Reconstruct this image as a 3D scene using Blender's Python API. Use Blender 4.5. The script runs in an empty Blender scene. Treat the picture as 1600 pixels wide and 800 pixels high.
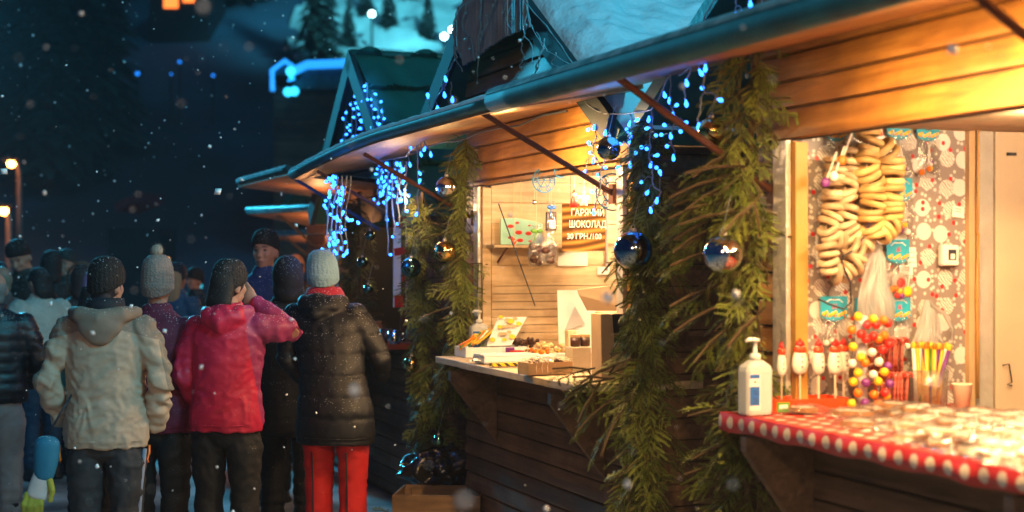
import bpy, bmesh, math, random
import numpy as np
from math import sin, cos, pi, radians
from mathutils import Vector, Matrix, Euler, noise as mnoise
random.seed(7); rng = np.random.default_rng(7)
S = bpy.context.scene; COL = S.collection
# ---------------- camera, world, light, exposure ----------------
F = 2444.4; H0 = 1.65; CX = 800.0; CY = 405.0
cd = bpy.data.cameras.new('camera'); cam = bpy.data.objects.new('camera', cd); COL.objects.link(cam)
cd.lens = 55; cd.sensor_width = 36; cd.clip_end = 2000; cd.shift_y = 5/1600
cam.location = (0, 0, H0); cam.rotation_euler = (radians(90), 0, 0)
cd.dof.use_dof = True; cd.dof.focus_distance = 7.6; cd.dof.aperture_fstop = 1.9; cd.dof.aperture_blades = 0
S.camera = cam
W = bpy.data.worlds.new('World'); S.world = W; W.use_nodes = True
wn = W.node_tree; bg = wn.nodes['Background']
bg.inputs[0].default_value = (0.003, 0.062, 0.28, 1); bg.inputs[1].default_value = 0.20
S.view_settings.view_transform = 'Standard'; S.view_settings.look = 'None'; S.view_settings.exposure = 0.0
S.cycles.use_denoising = True
S.cycles.max_bounces = 6; S.cycles.transparent_max_bounces = 16; S.cycles.sample_clamp_indirect = 4
def light(kind, name, loc, energy, color, size=0.1, target=None, spot=None, size_y=None, angle=None):
    l = bpy.data.lights.new(name, kind); o = bpy.data.objects.new(name, l); COL.objects.link(o)
    l.energy = energy; l.color = color; o.location = loc
    if kind == 'AREA':
        l.size = size
        if size_y: l.shape = 'RECTANGLE'; l.size_y = size_y
    elif kind == 'SUN': l.angle = angle
    else: l.shadow_soft_size = size
    if kind == 'SPOT': l.spot_size = spot; l.spot_blend = .6
    if target is not None:
        o.rotation_euler = (Vector(target)-Vector(loc)).to_track_quat('-Z', 'Y').to_euler()
    return o
# cyan floodlight mast of the resort far behind the stalls, acting like a moon
light('SUN', 'floodlight_sun', (8, -6, 20), 0.5, (0.10, 0.75, 1.0), angle=radians(12), target=(8-5.0, -6+7.0, 20-9.5))
# warm fill added behind the camera for the crowd, blue flood over the walkway
light('SPOT', 'roof_flood', (5.5, 0.5, 7.0), 2500, (.08, .72, 1.0), size=.4, target=(0.6, 8.0, 2.9), spot=radians(52))
light('AREA', 'crowd_fill', (-.6, -1.5, 3.6), 95, (1.0, .70, .46), size=1.0, target=(-2.2, 8, 1.1))
light('SPOT', 'blue_flood', (-9, 25, 6), 6500, (0.05, .65, 1.0), size=.5, target=(-4.6, 9.5, 0), spot=radians(46))
# ---------------- helpers ----------------
DX = (-0.339, 0.941); NX = (0.941, 0.339); A0 = (1.038, 5.70)
ROW = math.atan2(-0.941, 0.339); SIDE = math.atan2(.339, .941)
def P(s, v, z): return Vector((A0[0]+DX[0]*s+NX[0]*v, A0[1]+DX[1]*s+NX[1]*v, z))
def sv(p): x = p[0]-A0[0]; y = p[1]-A0[1]; return (x*DX[0]+y*DX[1], x*NX[0]+y*NX[1])
def hv(px, py, v):        # on a plane parallel to the fronts; returns s, z
    k = (px-CX)/F; ax = A0[0]+NX[0]*v; ay = A0[1]+NX[1]*v
    s = (ax-k*ay)/(k*DX[1]-DX[0]); Y = ay+DX[1]*s
    return s, H0-(py-CY)/F*Y
def hs(px, py, s):        # on a side wall plane; returns v, z
    k = (px-CX)/F; ax = A0[0]+DX[0]*s; ay = A0[1]+DX[1]*s
    v = (k*ay-ax)/(NX[0]-k*NX[1]); Y = ay+NX[1]*v
    return v, H0-(py-CY)/F*Y
def hz(px, py, z):        # on a level plane; returns s, v
    Y = (H0-z)*F/(py-CY); X = (px-CX)/F*Y
    return sv((X, Y))
def hy(px, py, Y): return Vector(((px-CX)/F*Y, Y, H0-(py-CY)/F*Y))
def nrm(a): a = np.asarray(a, float); return a/(np.linalg.norm(a)+1e-9)
class MB:
    def __init__(s): s.v = []; s.f = []; s.mi = []; s.n = 0
    def add(s, v, f, mi=0):
        v = np.asarray(v, float); s.v.append(v); n = s.n
        s.f += [tuple(int(i)+n for i in q) for q in f]; s.mi += [mi]*len(f); s.n += len(v); return s
    def box(s, c, d, rot=None, mi=0):
        h = np.array(d)/2.
        v = np.array([[x, y, z] for x in (-1, 1) for y in (-1, 1) for z in (-1, 1)])*h
        if rot is not None: v = v @ np.array(Euler(rot).to_matrix()).T
        return s.add(v+np.array(c), [(0,1,3,2),(4,6,7,5),(0,4,5,1),(2,3,7,6),(0,2,6,4),(1,5,7,3)], mi)
    def tube(s, pts, r, n=8, mi=0, cap=True, up=None, flat=1.0):
        pts = [np.array(p, float) for p in pts]; m = len(pts)
        r = [r]*m if np.isscalar(r) else list(r)
        rings = []; ref = np.array(up if up is not None else (0.13, 0.21, 1.0))
        for i, p in enumerate(pts):
            t = nrm(pts[min(i+1, m-1)]-pts[max(i-1, 0)])
            a = np.cross(t, ref)
            if np.linalg.norm(a) < 1e-3: a = np.cross(t, (1, 0, 0))
            a = nrm(a); b = np.cross(a, t)
            rx, ry = (r[i], r[i]*flat) if np.isscalar(r[i]) else r[i]
            an = np.arange(n)*2*pi/n
            rings.append(p+np.outer(np.cos(an)*rx, a)+np.outer(np.sin(an)*ry, b))
        f = []
        for i in range(m-1):
            for j in range(n):
                k = (j+1) % n; f.append((i*n+j, i*n+k, (i+1)*n+k, (i+1)*n+j))
        v = np.vstack(rings)
        if cap: f += [tuple(range(n))[::-1], tuple((m-1)*n+j for j in range(n))]
        return s.add(v, f, mi)
    def cap(s, pts, r, n=12, mi=0, up=None):      # tube with rounded ends (for blobs)
        pts = [np.array(p, float) for p in pts]
        r = [r]*len(pts) if np.isscalar(r) else list(r)
        r = [(q, q) if np.isscalar(q) else q for q in r]
        t0 = nrm(pts[0]-pts[1]); t1 = nrm(pts[-1]-pts[-2]); a = []; ra = []
        for k in (1.0, .8, .45):
            q = math.sqrt(max(0.0, 1-k*k)); m_ = min(r[0]); a.append(pts[0]+t0*m_*k*.8); ra.append((max(.002, r[0][0]*q), max(.002, r[0][1]*q)))
        b = []; rb = []
        for k in (.45, .8, 1.0):
            q = math.sqrt(max(0.0, 1-k*k)); m_ = min(r[-1]); b.append(pts[-1]+t1*m_*k*.8); rb.append((max(.002, r[-1][0]*q), max(.002, r[-1][1]*q)))
        return s.tube(a+pts+b, ra+r+rb, n, mi, True, up)
    def lathe(s, prof, c=(0, 0, 0), n=20, mi=0, squash=(1, 1)):
        v = []; f = []; m = len(prof)
        for (r, z) in prof:
            for j in range(n): v.append((c[0]+r*cos(2*pi*j/n)*squash[0], c[1]+r*sin(2*pi*j/n)*squash[1], c[2]+z))
        for i in range(m-1):
            for j in range(n):
                k = (j+1) % n; f.append((i*n+j, i*n+k, (i+1)*n+k, (i+1)*n+j))
        if prof[0][0] > 1e-4: f.append(tuple(range(n))[::-1])
        if prof[-1][0] > 1e-4: f.append(tuple((m-1)*n+j for j in range(n)))
        return s.add(v, f, mi)
    def ball(s, c, r, n=12, m=8, mi=0):
        r = (r, r, r) if np.isscalar(r) else r; v = []; f = []
        for i in range(1, m):
            for j in range(n):
                a = pi*i/m; b = 2*pi*j/n; v.append((c[0]+r[0]*sin(a)*cos(b), c[1]+r[1]*sin(a)*sin(b), c[2]+r[2]*cos(a)))
        v += [(c[0], c[1], c[2]+r[2]), (c[0], c[1], c[2]-r[2])]; T = len(v)-2
        for i in range(m-2):
            for j in range(n):
                k = (j+1) % n; f.append((i*n+j, (i+1)*n+j, (i+1)*n+k, i*n+k))
        for j in range(n):
            k = (j+1) % n; f.append((T, j, k)); f.append((T+1, (m-2)*n+k, (m-2)*n+j))
        return s.add(v, f, mi)
    def torus(s, c, R, r, axis='z', n=20, m=8, mi=0, arc=2*pi, M=None):
        v = []; f = []; full = arc > 6.2; N = n if full else n+1
        for i in range(N):
            a = arc*i/n
            for j in range(m):
                b = 2*pi*j/m; q = (R+r*cos(b)); v.append((q*cos(a), q*sin(a), r*sin(b)))
        v = np.array(v)
        if axis == 'x': v = v[:, [2, 0, 1]]
        if axis == 'y': v = v[:, [0, 2, 1]]
        if M is not None: v = v @ np.array(M).T
        for i in range(n):
            i2 = (i+1) % N
            for j in range(m):
                k = (j+1) % m; f.append((i*m+j, i2*m+j, i2*m+k, i*m+k))
        return s.add(v+np.array(c), f, mi)
    def prism(s, poly, axis, a, b, mi=0):       # polygon in the two other axes, extruded a..b along axis
        n = len(poly); v = []
        for t in (a, b):
            for (p, q) in poly: v.append({'x': (t, p, q), 'y': (p, t, q), 'z': (p, q, t)}[axis])
        f = [tuple(range(n)), tuple(range(n, 2*n))[::-1]] + [(i, n+i, n+(i+1) % n, (i+1) % n) for i in range(n)]
        return s.add(v, f, mi)
    def grid(s, fn, nu, nv, mi=0):
        v = [fn(i/nu, j/nv) for i in range(nu+1) for j in range(nv+1)]
        f = [(i*(nv+1)+j, (i+1)*(nv+1)+j, (i+1)*(nv+1)+j+1, i*(nv+1)+j+1) for i in range(nu) for j in range(nv)]
        return s.add(v, f, mi)
    def tf(s, fn): s.v = [fn(np.vstack(s.v))]; return s
    def build(s, name, m, parent=None, smooth=False, bevel=0, loc=None, rotz=None, solid=0, sub=0):
        me = bpy.data.meshes.new(name); me.from_pydata(np.vstack(s.v).tolist(), [], s.f)
        for q in (m if isinstance(m, (list, tuple)) else [m]): me.materials.append(q)
        me.polygons.foreach_set('material_index', s.mi)
        if smooth: me.polygons.foreach_set('use_smooth', [True]*len(s.f))
        bm = bmesh.new(); bm.from_mesh(me); bmesh.ops.recalc_face_normals(bm, faces=bm.faces); bm.to_mesh(me); bm.free()
        o = bpy.data.objects.new(name, me); COL.objects.link(o)
        if solid: q = o.modifiers.new('solid', 'SOLIDIFY'); q.thickness = solid
        if bevel: q = o.modifiers.new('bevel', 'BEVEL'); q.width = bevel; q.segments = 2; q.limit_method = 'ANGLE'
        if sub: q = o.modifiers.new('sub', 'SUBSURF'); q.levels = sub; q.render_levels = sub
        if parent: o.parent = parent
        if loc is not None: o.location = loc
        if rotz is not None: o.rotation_euler = (0, 0, rotz)
        return o
    def blob(s, name, m, parent=None, vox=.02, smooth=4, fn=None):
        me = bpy.data.meshes.new('t'); me.from_pydata(np.vstack(s.v).tolist(), [], s.f)
        bm = bmesh.new(); bm.from_mesh(me); bmesh.ops.recalc_face_normals(bm, faces=bm.faces); bm.to_mesh(me); bm.free()
        o = bpy.data.objects.new('t', me); COL.objects.link(o)
        q = o.modifiers.new('r', 'REMESH'); q.mode = 'VOXEL'; q.voxel_size = vox; q.use_smooth_shade = True
        if smooth: q = o.modifiers.new('s', 'SMOOTH'); q.iterations = smooth; q.factor = .5
        dg = bpy.context.evaluated_depsgraph_get()
        nm = bpy.data.meshes.new_from_object(o.evaluated_get(dg)); bpy.data.objects.remove(o); bpy.data.meshes.remove(me)
        nm.name = name; nm.materials.clear()
        for q in (m if isinstance(m, (list, tuple)) else [m]): nm.materials.append(q)
        if fn is not None:
            n = len(nm.vertices); co = np.empty(n*3); nm.vertices.foreach_get('co', co); no = np.empty(n*3); nm.vertex_normals.foreach_get('vector', no)
            co = co.reshape(-1, 3); no = no.reshape(-1, 3); nm.vertices.foreach_set('co', fn(co, no).ravel())
        nm.polygons.foreach_set('use_smooth', [True]*len(nm.polygons))
        o = bpy.data.objects.new(name, nm); COL.objects.link(o)
        if parent: o.parent = parent
        return o
def tag(o, label=None, cat=None, group=None, kind=None):
    if label: o['label'] = label
    if cat: o['category'] = cat
    if group: o['group'] = group
    if kind: o['kind'] = kind
    return o
def thing(name, label, cat, loc, rotz=0, group=None):
    o = bpy.data.objects.new(name, None); COL.objects.link(o); o.empty_display_size = .1
    o.location = loc; o.rotation_euler = (0, 0, rotz); return tag(o, label, cat, group)
def kids(o): return [c for c in COL.objects if c.parent == o]
KC = {}
def dup(root, loc=None, rotz=None, label=None, scale=None, group=None):
    if root.name not in KC:
        KC[root.name] = [(c, kids(c)) for c in kids(root)]
    r = root.copy(); COL.objects.link(r)
    if loc is not None: r.location = loc
    if rotz is not None: r.rotation_euler = (0, 0, rotz) if np.isscalar(rotz) else rotz
    if scale is not None: r.scale = (scale,)*3 if np.isscalar(scale) else scale
    if label: r['label'] = label
    if group: r['group'] = group
    for c, gs in KC[root.name]:
        d = c.copy(); COL.objects.link(d); d.parent = r
        for g in gs: e = g.copy(); COL.objects.link(e); e.parent = d
    return r
# ---------------- materials ----------------
def mat(name, col, rough=.6, metal=0, var=.15, vs=6., bump=0, bs=30., emit=None, es=0, spec=None, coat=0, stretch=(1, 1, 1), col2=None, sheen=0, detail=4):
    m = bpy.data.materials.new(name); m.use_nodes = True; t = m.node_tree; N = t.nodes; L = t.links; p = N['Principled BSDF']
    p.inputs['Roughness'].default_value = rough; p.inputs['Metallic'].default_value = metal
    if coat: p.inputs['Coat Weight'].default_value = coat
    if spec is not None: p.inputs['Specular IOR Level'].default_value = spec
    if sheen: p.inputs['Sheen Weight'].default_value = sheen
    c = tuple(col)+(1,)
    tc = N.new('ShaderNodeTexCoord'); mp = N.new('ShaderNodeMapping'); mp.inputs['Scale'].default_value = stretch
    L.new(tc.outputs['Object'], mp.inputs[0])
    if var or col2:
        nz = N.new('ShaderNodeTexNoise'); nz.inputs['Scale'].default_value = vs; nz.inputs['Detail'].default_value = detail
        L.new(mp.outputs[0], nz.inputs['Vector'])
        cr = N.new('ShaderNodeValToRGB'); cr.color_ramp.elements[0].position = .35; cr.color_ramp.elements[1].position = .65
        a = [max(0, x*(1-var)) for x in col]; b = col2 if col2 else [min(1, x*(1+var)) for x in col]
        cr.color_ramp.elements[0].color = (*a, 1); cr.color_ramp.elements[1].color = (*b, 1)
        L.new(nz.outputs['Fac'], cr.inputs[0]); L.new(cr.outputs[0], p.inputs['Base Color'])
    else: p.inputs['Base Color'].default_value = c
    if bump:
        n2 = N.new('ShaderNodeTexNoise'); n2.inputs['Scale'].default_value = bs; n2.inputs['Detail'].default_value = 5
        L.new(mp.outputs[0], n2.inputs['Vector']); bp = N.new('ShaderNodeBump'); bp.inputs['Strength'].default_value = bump; bp.inputs['Distance'].default_value = .01
        L.new(n2.outputs['Fac'], bp.inputs['Height']); L.new(bp.outputs[0], p.inputs['Normal'])
    if emit: p.inputs['Emission Color'].default_value = (*emit, 1); p.inputs['Emission Strength'].default_value = es
    return m
def wood(name, c1, c2, rough=.6, ph=.1, bump=.25, gs=1., axis=0, var=.35):
    m = bpy.data.materials.new(name); m.use_nodes = True; t = m.node_tree; N = t.nodes; L = t.links; p = N['Principled BSDF']
    p.inputs['Roughness'].default_value = rough
    tc = N.new('ShaderNodeTexCoord'); sp = N.new('ShaderNodeSeparateXYZ'); L.new(tc.outputs['Object'], sp.inputs[0])
    d = N.new('ShaderNodeMath'); d.operation = 'DIVIDE'; d.inputs[1].default_value = ph; L.new(sp.outputs[2], d.inputs[0])
    fl = N.new('ShaderNodeMath'); fl.operation = 'FLOOR'; L.new(d.outputs[0], fl.inputs[0])
    wnz = N.new('ShaderNodeTexWhiteNoise'); wnz.noise_dimensions = '1D'; L.new(fl.outputs[0], wnz.inputs['W'])
    mp = N.new('ShaderNodeMapping'); sc = [22*gs, 22*gs, 22*gs]; sc[axis] = 1.6*gs; mp.inputs['Scale'].default_value = sc
    ad = N.new('ShaderNodeVectorMath'); ad.operation = 'ADD'; L.new(tc.outputs['Object'], ad.inputs[0])
    cb = N.new('ShaderNodeCombineXYZ'); L.new(wnz.outputs[0], cb.inputs[0]); L.new(wnz.outputs[0], cb.inputs[1]); L.new(cb.outputs[0], ad.inputs[1]); L.new(ad.outputs[0], mp.inputs[0])
    nz = N.new('ShaderNodeTexNoise'); nz.inputs['Scale'].default_value = 1.0; nz.inputs['Detail'].default_value = 6; nz.inputs['Distortion'].default_value = 1.2
    L.new(mp.outputs[0], nz.inputs['Vector'])
    cr = N.new('ShaderNodeValToRGB'); cr.color_ramp.elements[0].position = .3; cr.color_ramp.elements[1].position = .7
    cr.color_ramp.elements[0].color = (*c1, 1); cr.color_ramp.elements[1].color = (*c2, 1); L.new(nz.outputs['Fac'], cr.inputs[0])
    hs_ = N.new('ShaderNodeHueSaturation'); L.new(cr.outputs[0], hs_.inputs['Color'])
    mr = N.new('ShaderNodeMapRange'); mr.inputs['To Min'].default_value = 1-var; mr.inputs['To Max'].default_value = 1+var*.6; L.new(wnz.outputs[0], mr.inputs[0]); L.new(mr.outputs[0], hs_.inputs['Value'])
    # knots
    vo = N.new('ShaderNodeTexVoronoi'); vo.inputs['Scale'].default_value = 1.0; mk = N.new('ShaderNodeMapping'); sk = [9., 9., 9.]; sk[axis] = 2.6; mk.inputs['Scale'].default_value = sk
    L.new(ad.outputs[0], mk.inputs[0]); L.new(mk.outputs[0], vo.inputs['Vector'])
    kr = N.new('ShaderNodeMapRange'); kr.inputs['From Min'].default_value = .05; kr.inputs['From Max'].default_value = .16; kr.inputs['To Min'].default_value = .55; kr.inputs['To Max'].default_value = 1; L.new(vo.outputs['Distance'], kr.inputs[0])
    mx = N.new('ShaderNodeMix'); mx.data_type = 'RGBA'; mx.blend_type = 'MULTIPLY'; mx.inputs[0].default_value = 1; L.new(hs_.outputs[0], mx.inputs[6]); L.new(kr.outputs[0], mx.inputs[7])
    st = N.new('ShaderNodeTexNoise'); st.inputs['Scale'].default_value = 2.3; st.inputs['Detail'].default_value = 6; st.inputs['Roughness'].default_value = .65; L.new(tc.outputs['Object'], st.inputs['Vector']); sr = N.new('ShaderNodeMapRange'); sr.inputs['From Min'].default_value = .35; sr.inputs['From Max'].default_value = .62; sr.inputs['To Min'].default_value = .62; sr.inputs['To Max'].default_value = 1.08; L.new(st.outputs['Fac'], sr.inputs[0])
    m2 = N.new('ShaderNodeMix'); m2.data_type = 'RGBA'; m2.blend_type = 'MULTIPLY'; m2.inputs[0].default_value = 1; L.new(mx.outputs[2], m2.inputs[6]); L.new(sr.outputs[0], m2.inputs[7]); L.new(m2.outputs[2], p.inputs['Base Color'])
    bp = N.new('ShaderNodeBump'); bp.inputs['Strength'].default_value = bump; bp.inputs['Distance'].default_value = .004; L.new(nz.outputs['Fac'], bp.inputs['Height']); L.new(bp.outputs[0], p.inputs['Normal'])
    return m
def film(name, tint=(.95, .95, .95), glossy=.35, rough=.12, white=.12):
    m = bpy.data.materials.new(name); m.use_nodes = True; t = m.node_tree; N = t.nodes; L = t.links
    N.remove(N['Principled BSDF']); o = N['Material Output']
    tr = N.new('ShaderNodeBsdfTransparent'); tr.inputs[0].default_value = (*tint, 1)
    gl = N.new('ShaderNodeBsdfGlossy'); gl.inputs['Roughness'].default_value = rough
    df = N.new('ShaderNodeBsdfTranslucent'); df.inputs[0].default_value = (.9, .9, .9, 1)
    d2 = N.new('ShaderNodeBsdfDiffuse'); d2.inputs[0].default_value = (.85, .85, .85, 1)
    nz = N.new('ShaderNodeTexNoise'); nz.inputs['Scale'].default_value = 28; nz.inputs['Detail'].default_value = 3; nz.inputs['Distortion'].default_value = 1.5
    tc = N.new('ShaderNodeTexCoord'); L.new(tc.outputs['Object'], nz.inputs['Vector'])
    bp = N.new('ShaderNodeBump'); bp.inputs['Strength'].default_value = .9; bp.inputs['Distance'].default_value = .01; L.new(nz.outputs['Fac'], bp.inputs['Height']); L.new(bp.outputs[0], gl.inputs['Normal'])
    m0 = N.new('ShaderNodeMixShader'); m0.inputs[0].default_value = .5; L.new(df.outputs[0], m0.inputs[1]); L.new(d2.outputs[0], m0.inputs[2])
    m1 = N.new('ShaderNodeMixShader'); m1.inputs[0].default_value = white; L.new(tr.outputs[0], m1.inputs[1]); L.new(m0.outputs[0], m1.inputs[2])
    m2 = N.new('ShaderNodeMixShader'); fr = N.new('ShaderNodeLayerWeight'); fr.inputs[0].default_value = .35; L.new(bp.outputs[0], fr.inputs['Normal'])
    mm = N.new('ShaderNodeMath'); mm.operation = 'MULTIPLY_ADD'; mm.inputs[1].default_value = glossy; mm.inputs[2].default_value = glossy*.25; L.new(fr.outputs['Facing'], mm.inputs[0])
    L.new(mm.outputs[0], m2.inputs[0]); L.new(m1.outputs[0], m2.inputs[1]); L.new(gl.outputs[0], m2.inputs[2]); L.new(m2.outputs[0], o.inputs[0])
    return m
def dots(name, c1, c2, scale, r, ax, off=0):   # regular dots; ax = the two object axes used
    m = bpy.data.materials.new(name); m.use_nodes = True; t = m.node_tree; N = t.nodes; L = t.links; p = N['Principled BSDF']; p.inputs['Roughness'].default_value = .35
    tc = N.new('ShaderNodeTexCoord'); sp = N.new('ShaderNodeSeparateXYZ'); L.new(tc.outputs['Object'], sp.inputs[0]); cb = N.new('ShaderNodeCombineXYZ')
    L.new(sp.outputs[ax[0]], cb.inputs[0]); L.new(sp.outputs[ax[1]], cb.inputs[1])
    vo = N.new('ShaderNodeTexVoronoi'); vo.voronoi_dimensions = '2D'; vo.inputs['Randomness'].default_value = 0; vo.inputs['Scale'].default_value = scale
    mo = N.new('ShaderNodeMapping'); mo.inputs['Location'].default_value = (0, off, 0); L.new(cb.outputs[0], mo.inputs[0]); L.new(mo.outputs[0], vo.inputs['Vector']); lt = N.new('ShaderNodeMath'); lt.operation = 'LESS_THAN'; lt.inputs[1].default_value = r; L.new(vo.outputs['Distance'], lt.inputs[0])
    mx = N.new('ShaderNodeMix'); mx.data_type = 'RGBA'; mx.inputs[6].default_value = (*c1, 1); mx.inputs[7].default_value = (*c2, 1); L.new(lt.outputs[0], mx.inputs[0]); L.new(mx.outputs[2], p.inputs['Base Color'])
    return m
M = {}
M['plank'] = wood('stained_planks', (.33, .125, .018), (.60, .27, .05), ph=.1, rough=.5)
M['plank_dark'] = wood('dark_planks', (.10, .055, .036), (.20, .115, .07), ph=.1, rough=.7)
M['pine'] = wood('pale_pine', (.52, .36, .20), (.74, .56, .36), ph=.12, var=.12, rough=.55, axis=1)
M['raw'] = wood('raw_board', (.42, .30, .18), (.62, .48, .32), ph=2, var=.05, rough=.6)
M['flapwood'] = wood('flap_boards', (.34, .15, .05), (.60, .31, .12), ph=2., rough=.5)
M['brown'] = mat('brown_paint_metal', (.10, .035, .02), .45, .3)
M['black'] = mat('black_paint', (.012, .012, .014), .5)
M['teal'] = mat('green_metal', (.014, .115, .14), .62, 0, var=.3, bump=.1)
M['snow'] = mat('snow', (.72, .78, .82), .85, bump=1., bs=26, var=.08)
M['snowdirt'] = mat('trampled_snow', (.10, .12, .14), .75, bump=.9, bs=14, var=.2, vs=1.6, col2=(.5, .58, .62))
M['foil'] = mat('silver_foil', (.70, .66, .60), .34, .45, bump=1.0, bs=22, var=.1)
M['yellowwood'] = mat('yellow_batten', (.50, .25, .05), .5)
M['barge'] = mat('dark_bargeboard', (.012, .028, .035), .7)
M['kraft'] = mat('kraft_card', (.50, .33, .18), .75, var=.1)
M['kraftlight'] = mat('light_card', (.62, .45, .28), .75, var=.08)
M['white'] = mat('white_plastic', (.78, .78, .76), .35, var=.03)
M['paper'] = mat('paper', (.80, .78, .74), .7, var=.04)
M['film'] = film('clear_film')
M['bag'] = film('plastic_bag', (.9, .9, .9), .3, .25, .42)
M['needles'] = mat('spruce_needles', (.115, .185, .025), .5, var=.4, vs=9, col2=(.27, .32, .05))
M['needlesdark'] = mat('spruce_needles_shade_tinted', (.05, .09, .03), .5, var=.5, vs=9)  # darker copy of the needles, shade put into the colour
M['stem'] = mat('twig', (.09, .055, .03), .8)
def vary(m, amt=.35):
    t = m.node_tree; N = t.nodes; L = t.links; p = N['Principled BSDF']; src = p.inputs['Base Color'].links[0].from_socket; oi = N.new('ShaderNodeObjectInfo'); h = N.new('ShaderNodeHueSaturation'); mr = N.new('ShaderNodeMapRange'); mr.inputs['To Min'].default_value = 1-amt; mr.inputs['To Max'].default_value = 1+amt*.5
    L.new(oi.outputs['Random'], mr.inputs[0]); L.new(mr.outputs[0], h.inputs['Value']); L.new(src, h.inputs['Color']); L.new(h.outputs[0], p.inputs['Base Color']); return m
M['bagel'] = mat('bagel_crust', (.60, .34, .10), .5, var=.25, vs=9, col2=(.74, .50, .20))
M['bagelpale'] = mat('pale_bagel_crust', (.52, .33, .17), .6, var=.22, vs=9, col2=(.72, .54, .34))
vary(M['bagel']); vary(M['bagelpale'])
M['red'] = mat('red', (.55, .02, .015), .4)
M['yellow'] = mat('yellow', (.8, .48, .02), .35); M['orange'] = mat('orange', (.75, .16, .01), .3)
M['purple'] = mat('purple', (.16, .03, .22), .3); M['blue'] = mat('blue', (.02, .12, .45), .4); M['green'] = mat('green', (.10, .28, .02), .4)
M['cyan'] = mat('cyan_card', (.02, .34, .52), .4); M['ink'] = mat('ink', (.02, .02, .03), .5)
M['choc'] = mat('chocolate', (.045, .014, .007), .35, var=.4, vs=40, bump=.4, bs=60)
M['blackbag'] = mat('black_bag', (.012, .012, .013), .22, bump=.9, bs=9, coat=.3)
M['pot'] = mat('clay_pot', (.28, .12, .06), .5, var=.3)
M['bulb'] = mat('blue_led', (.1, .5, .9), .3, emit=(.02, .18, 1.0), es=8)
M['bulbcyan'] = mat('cyan_led', (.1, .7, .9), .3, emit=(.04, .30, 1.0), es=8)
M['bulboff'] = mat('unlit_led', (.30, .5, .55), .15, spec=.8)
M['cable'] = mat('clear_cable', (.30, .36, .42), .35); M['cabledark'] = mat('dark_cable', (.03, .04, .05), .5)
# ---------------- the ground, hill and roads ----------------
def hill_h(x, y):
    t = np.clip((y-34)/70., 0, 1); r = t*t*(3-2*t)
    return r*24 + np.clip(y-80, 0, None)*.42 + 1.2*np.sin(x*.09+1)*r + .8*np.sin(y*.16+x*.05)*r
g = MB(); g.grid(lambda a, b: (-160+320*a, -25+59*b, 0.0), 8, 6); tag(g.build('ground', M['snowdirt']), kind='structure')
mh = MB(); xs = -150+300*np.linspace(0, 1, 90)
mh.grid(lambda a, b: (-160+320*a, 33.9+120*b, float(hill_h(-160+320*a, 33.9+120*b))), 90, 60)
tag(mh.build('hill', mat('hill_snow_darkened', (.012, .03, .06), .9, var=.6, vs=.09, col2=(.05, .10, .17)), smooth=True), kind='structure')  # unlit snow, the night's darkness is put into its colour
# groomed ski piste with real snow, lit by a floodlight
pm = MB()
def piste(a, b):
    y = 63.5+30*b; x0 = -8.6-.9*math.sin(b*9)-2.0*b; x = x0 + a*(16+5*b)
    return (x, y, float(hill_h(x, y))+.2+.5*float(mnoise.noise(Vector((x*.5, y*.4, 0))))+.25*float(mnoise.noise(Vector((x*1.6, y*1.3, 2)))) )
pm.grid(piste, 70, 90); tag(pm.build('snow_slope', mat('piste_snow', (.55, .62, .66), .9, var=.35, vs=.35, col2=(.85, .9, .92)), smooth=True), kind='structure')
light('SPOT', 'piste_flood', (2, 48, 19), 30000, (.14, .85, 1.0), size=1, target=(-5.5, 67, 11), spot=radians(36))
# conifers
def conifer_mesh(seed, h=8.):
    r = random.Random(seed); tr = MB(); tr.tube([(0, 0, 0), (.05, 0, h*.5), (0, 0, h*.97)], [.16, .1, .02], 6)
    cr = MB(); z = h*.12
    while z < h*.98:
        R = (1-z/h)**.85*h*.24+.08; n = int(9+R*5)
        for k in range(n):
            a = r.uniform(0, 2*pi); rr = R*r.uniform(.55, 1.12); w = .13+.12*rr; d = np.array((cos(a), sin(a), 0)); q = np.array((-sin(a), cos(a), 0)); b = np.array((0, 0, z+r.uniform(-.1, .1)))
            m1 = b+d*rr*.55+np.array((0, 0, -.10*rr)); e = b+d*rr+np.array((0, 0, -.38*rr))
            cr.add([b+q*.03, b-q*.03, m1-q*w, m1+q*w, e], [(0, 1, 2, 3), (3, 2, 4)])
            for sg in (-1, 1):
                for u in (.4, .7):
                    c = b+d*rr*u+np.array((0, 0, -.2*rr*u)); e2 = c+d*rr*.25+q*sg*(w*1.9)+np.array((0, 0, -.18*rr)); cr.add([c-d*.08, c+d*.08, e2], [(0, 1, 2)])
        z += .20+.022*(h-z)
    return tr, cr
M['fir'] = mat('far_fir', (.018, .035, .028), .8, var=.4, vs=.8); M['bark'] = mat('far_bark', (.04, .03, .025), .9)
protos = []
for sd in range(3):
    t = thing('spruce_tree', 'dark spruce tree standing on the unlit hillside behind the market', 'tree', (0, 0, 0), 0, 'spruces on the dark hillside')
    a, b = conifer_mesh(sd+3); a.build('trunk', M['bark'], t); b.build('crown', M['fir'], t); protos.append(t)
rt = random.Random(11); cnt = 0
for i in range(70):
    y = rt.uniform(52, 84); x = rt.uniform(-.36, -.055)*y; 
    on = x > -.135*y
    if y < 72 and -.255*y < x: on = True
    if on: continue
    pr = protos[cnt] if cnt < 3 else dup(protos[cnt % 3])
    pr.location = (x, y, float(hill_h(x, y))-.2); pr.rotation_euler = (0, 0, rt.uniform(0, 6)); pr.scale = (rt.uniform(.8, 1.35),)*3; cnt += 1
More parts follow.
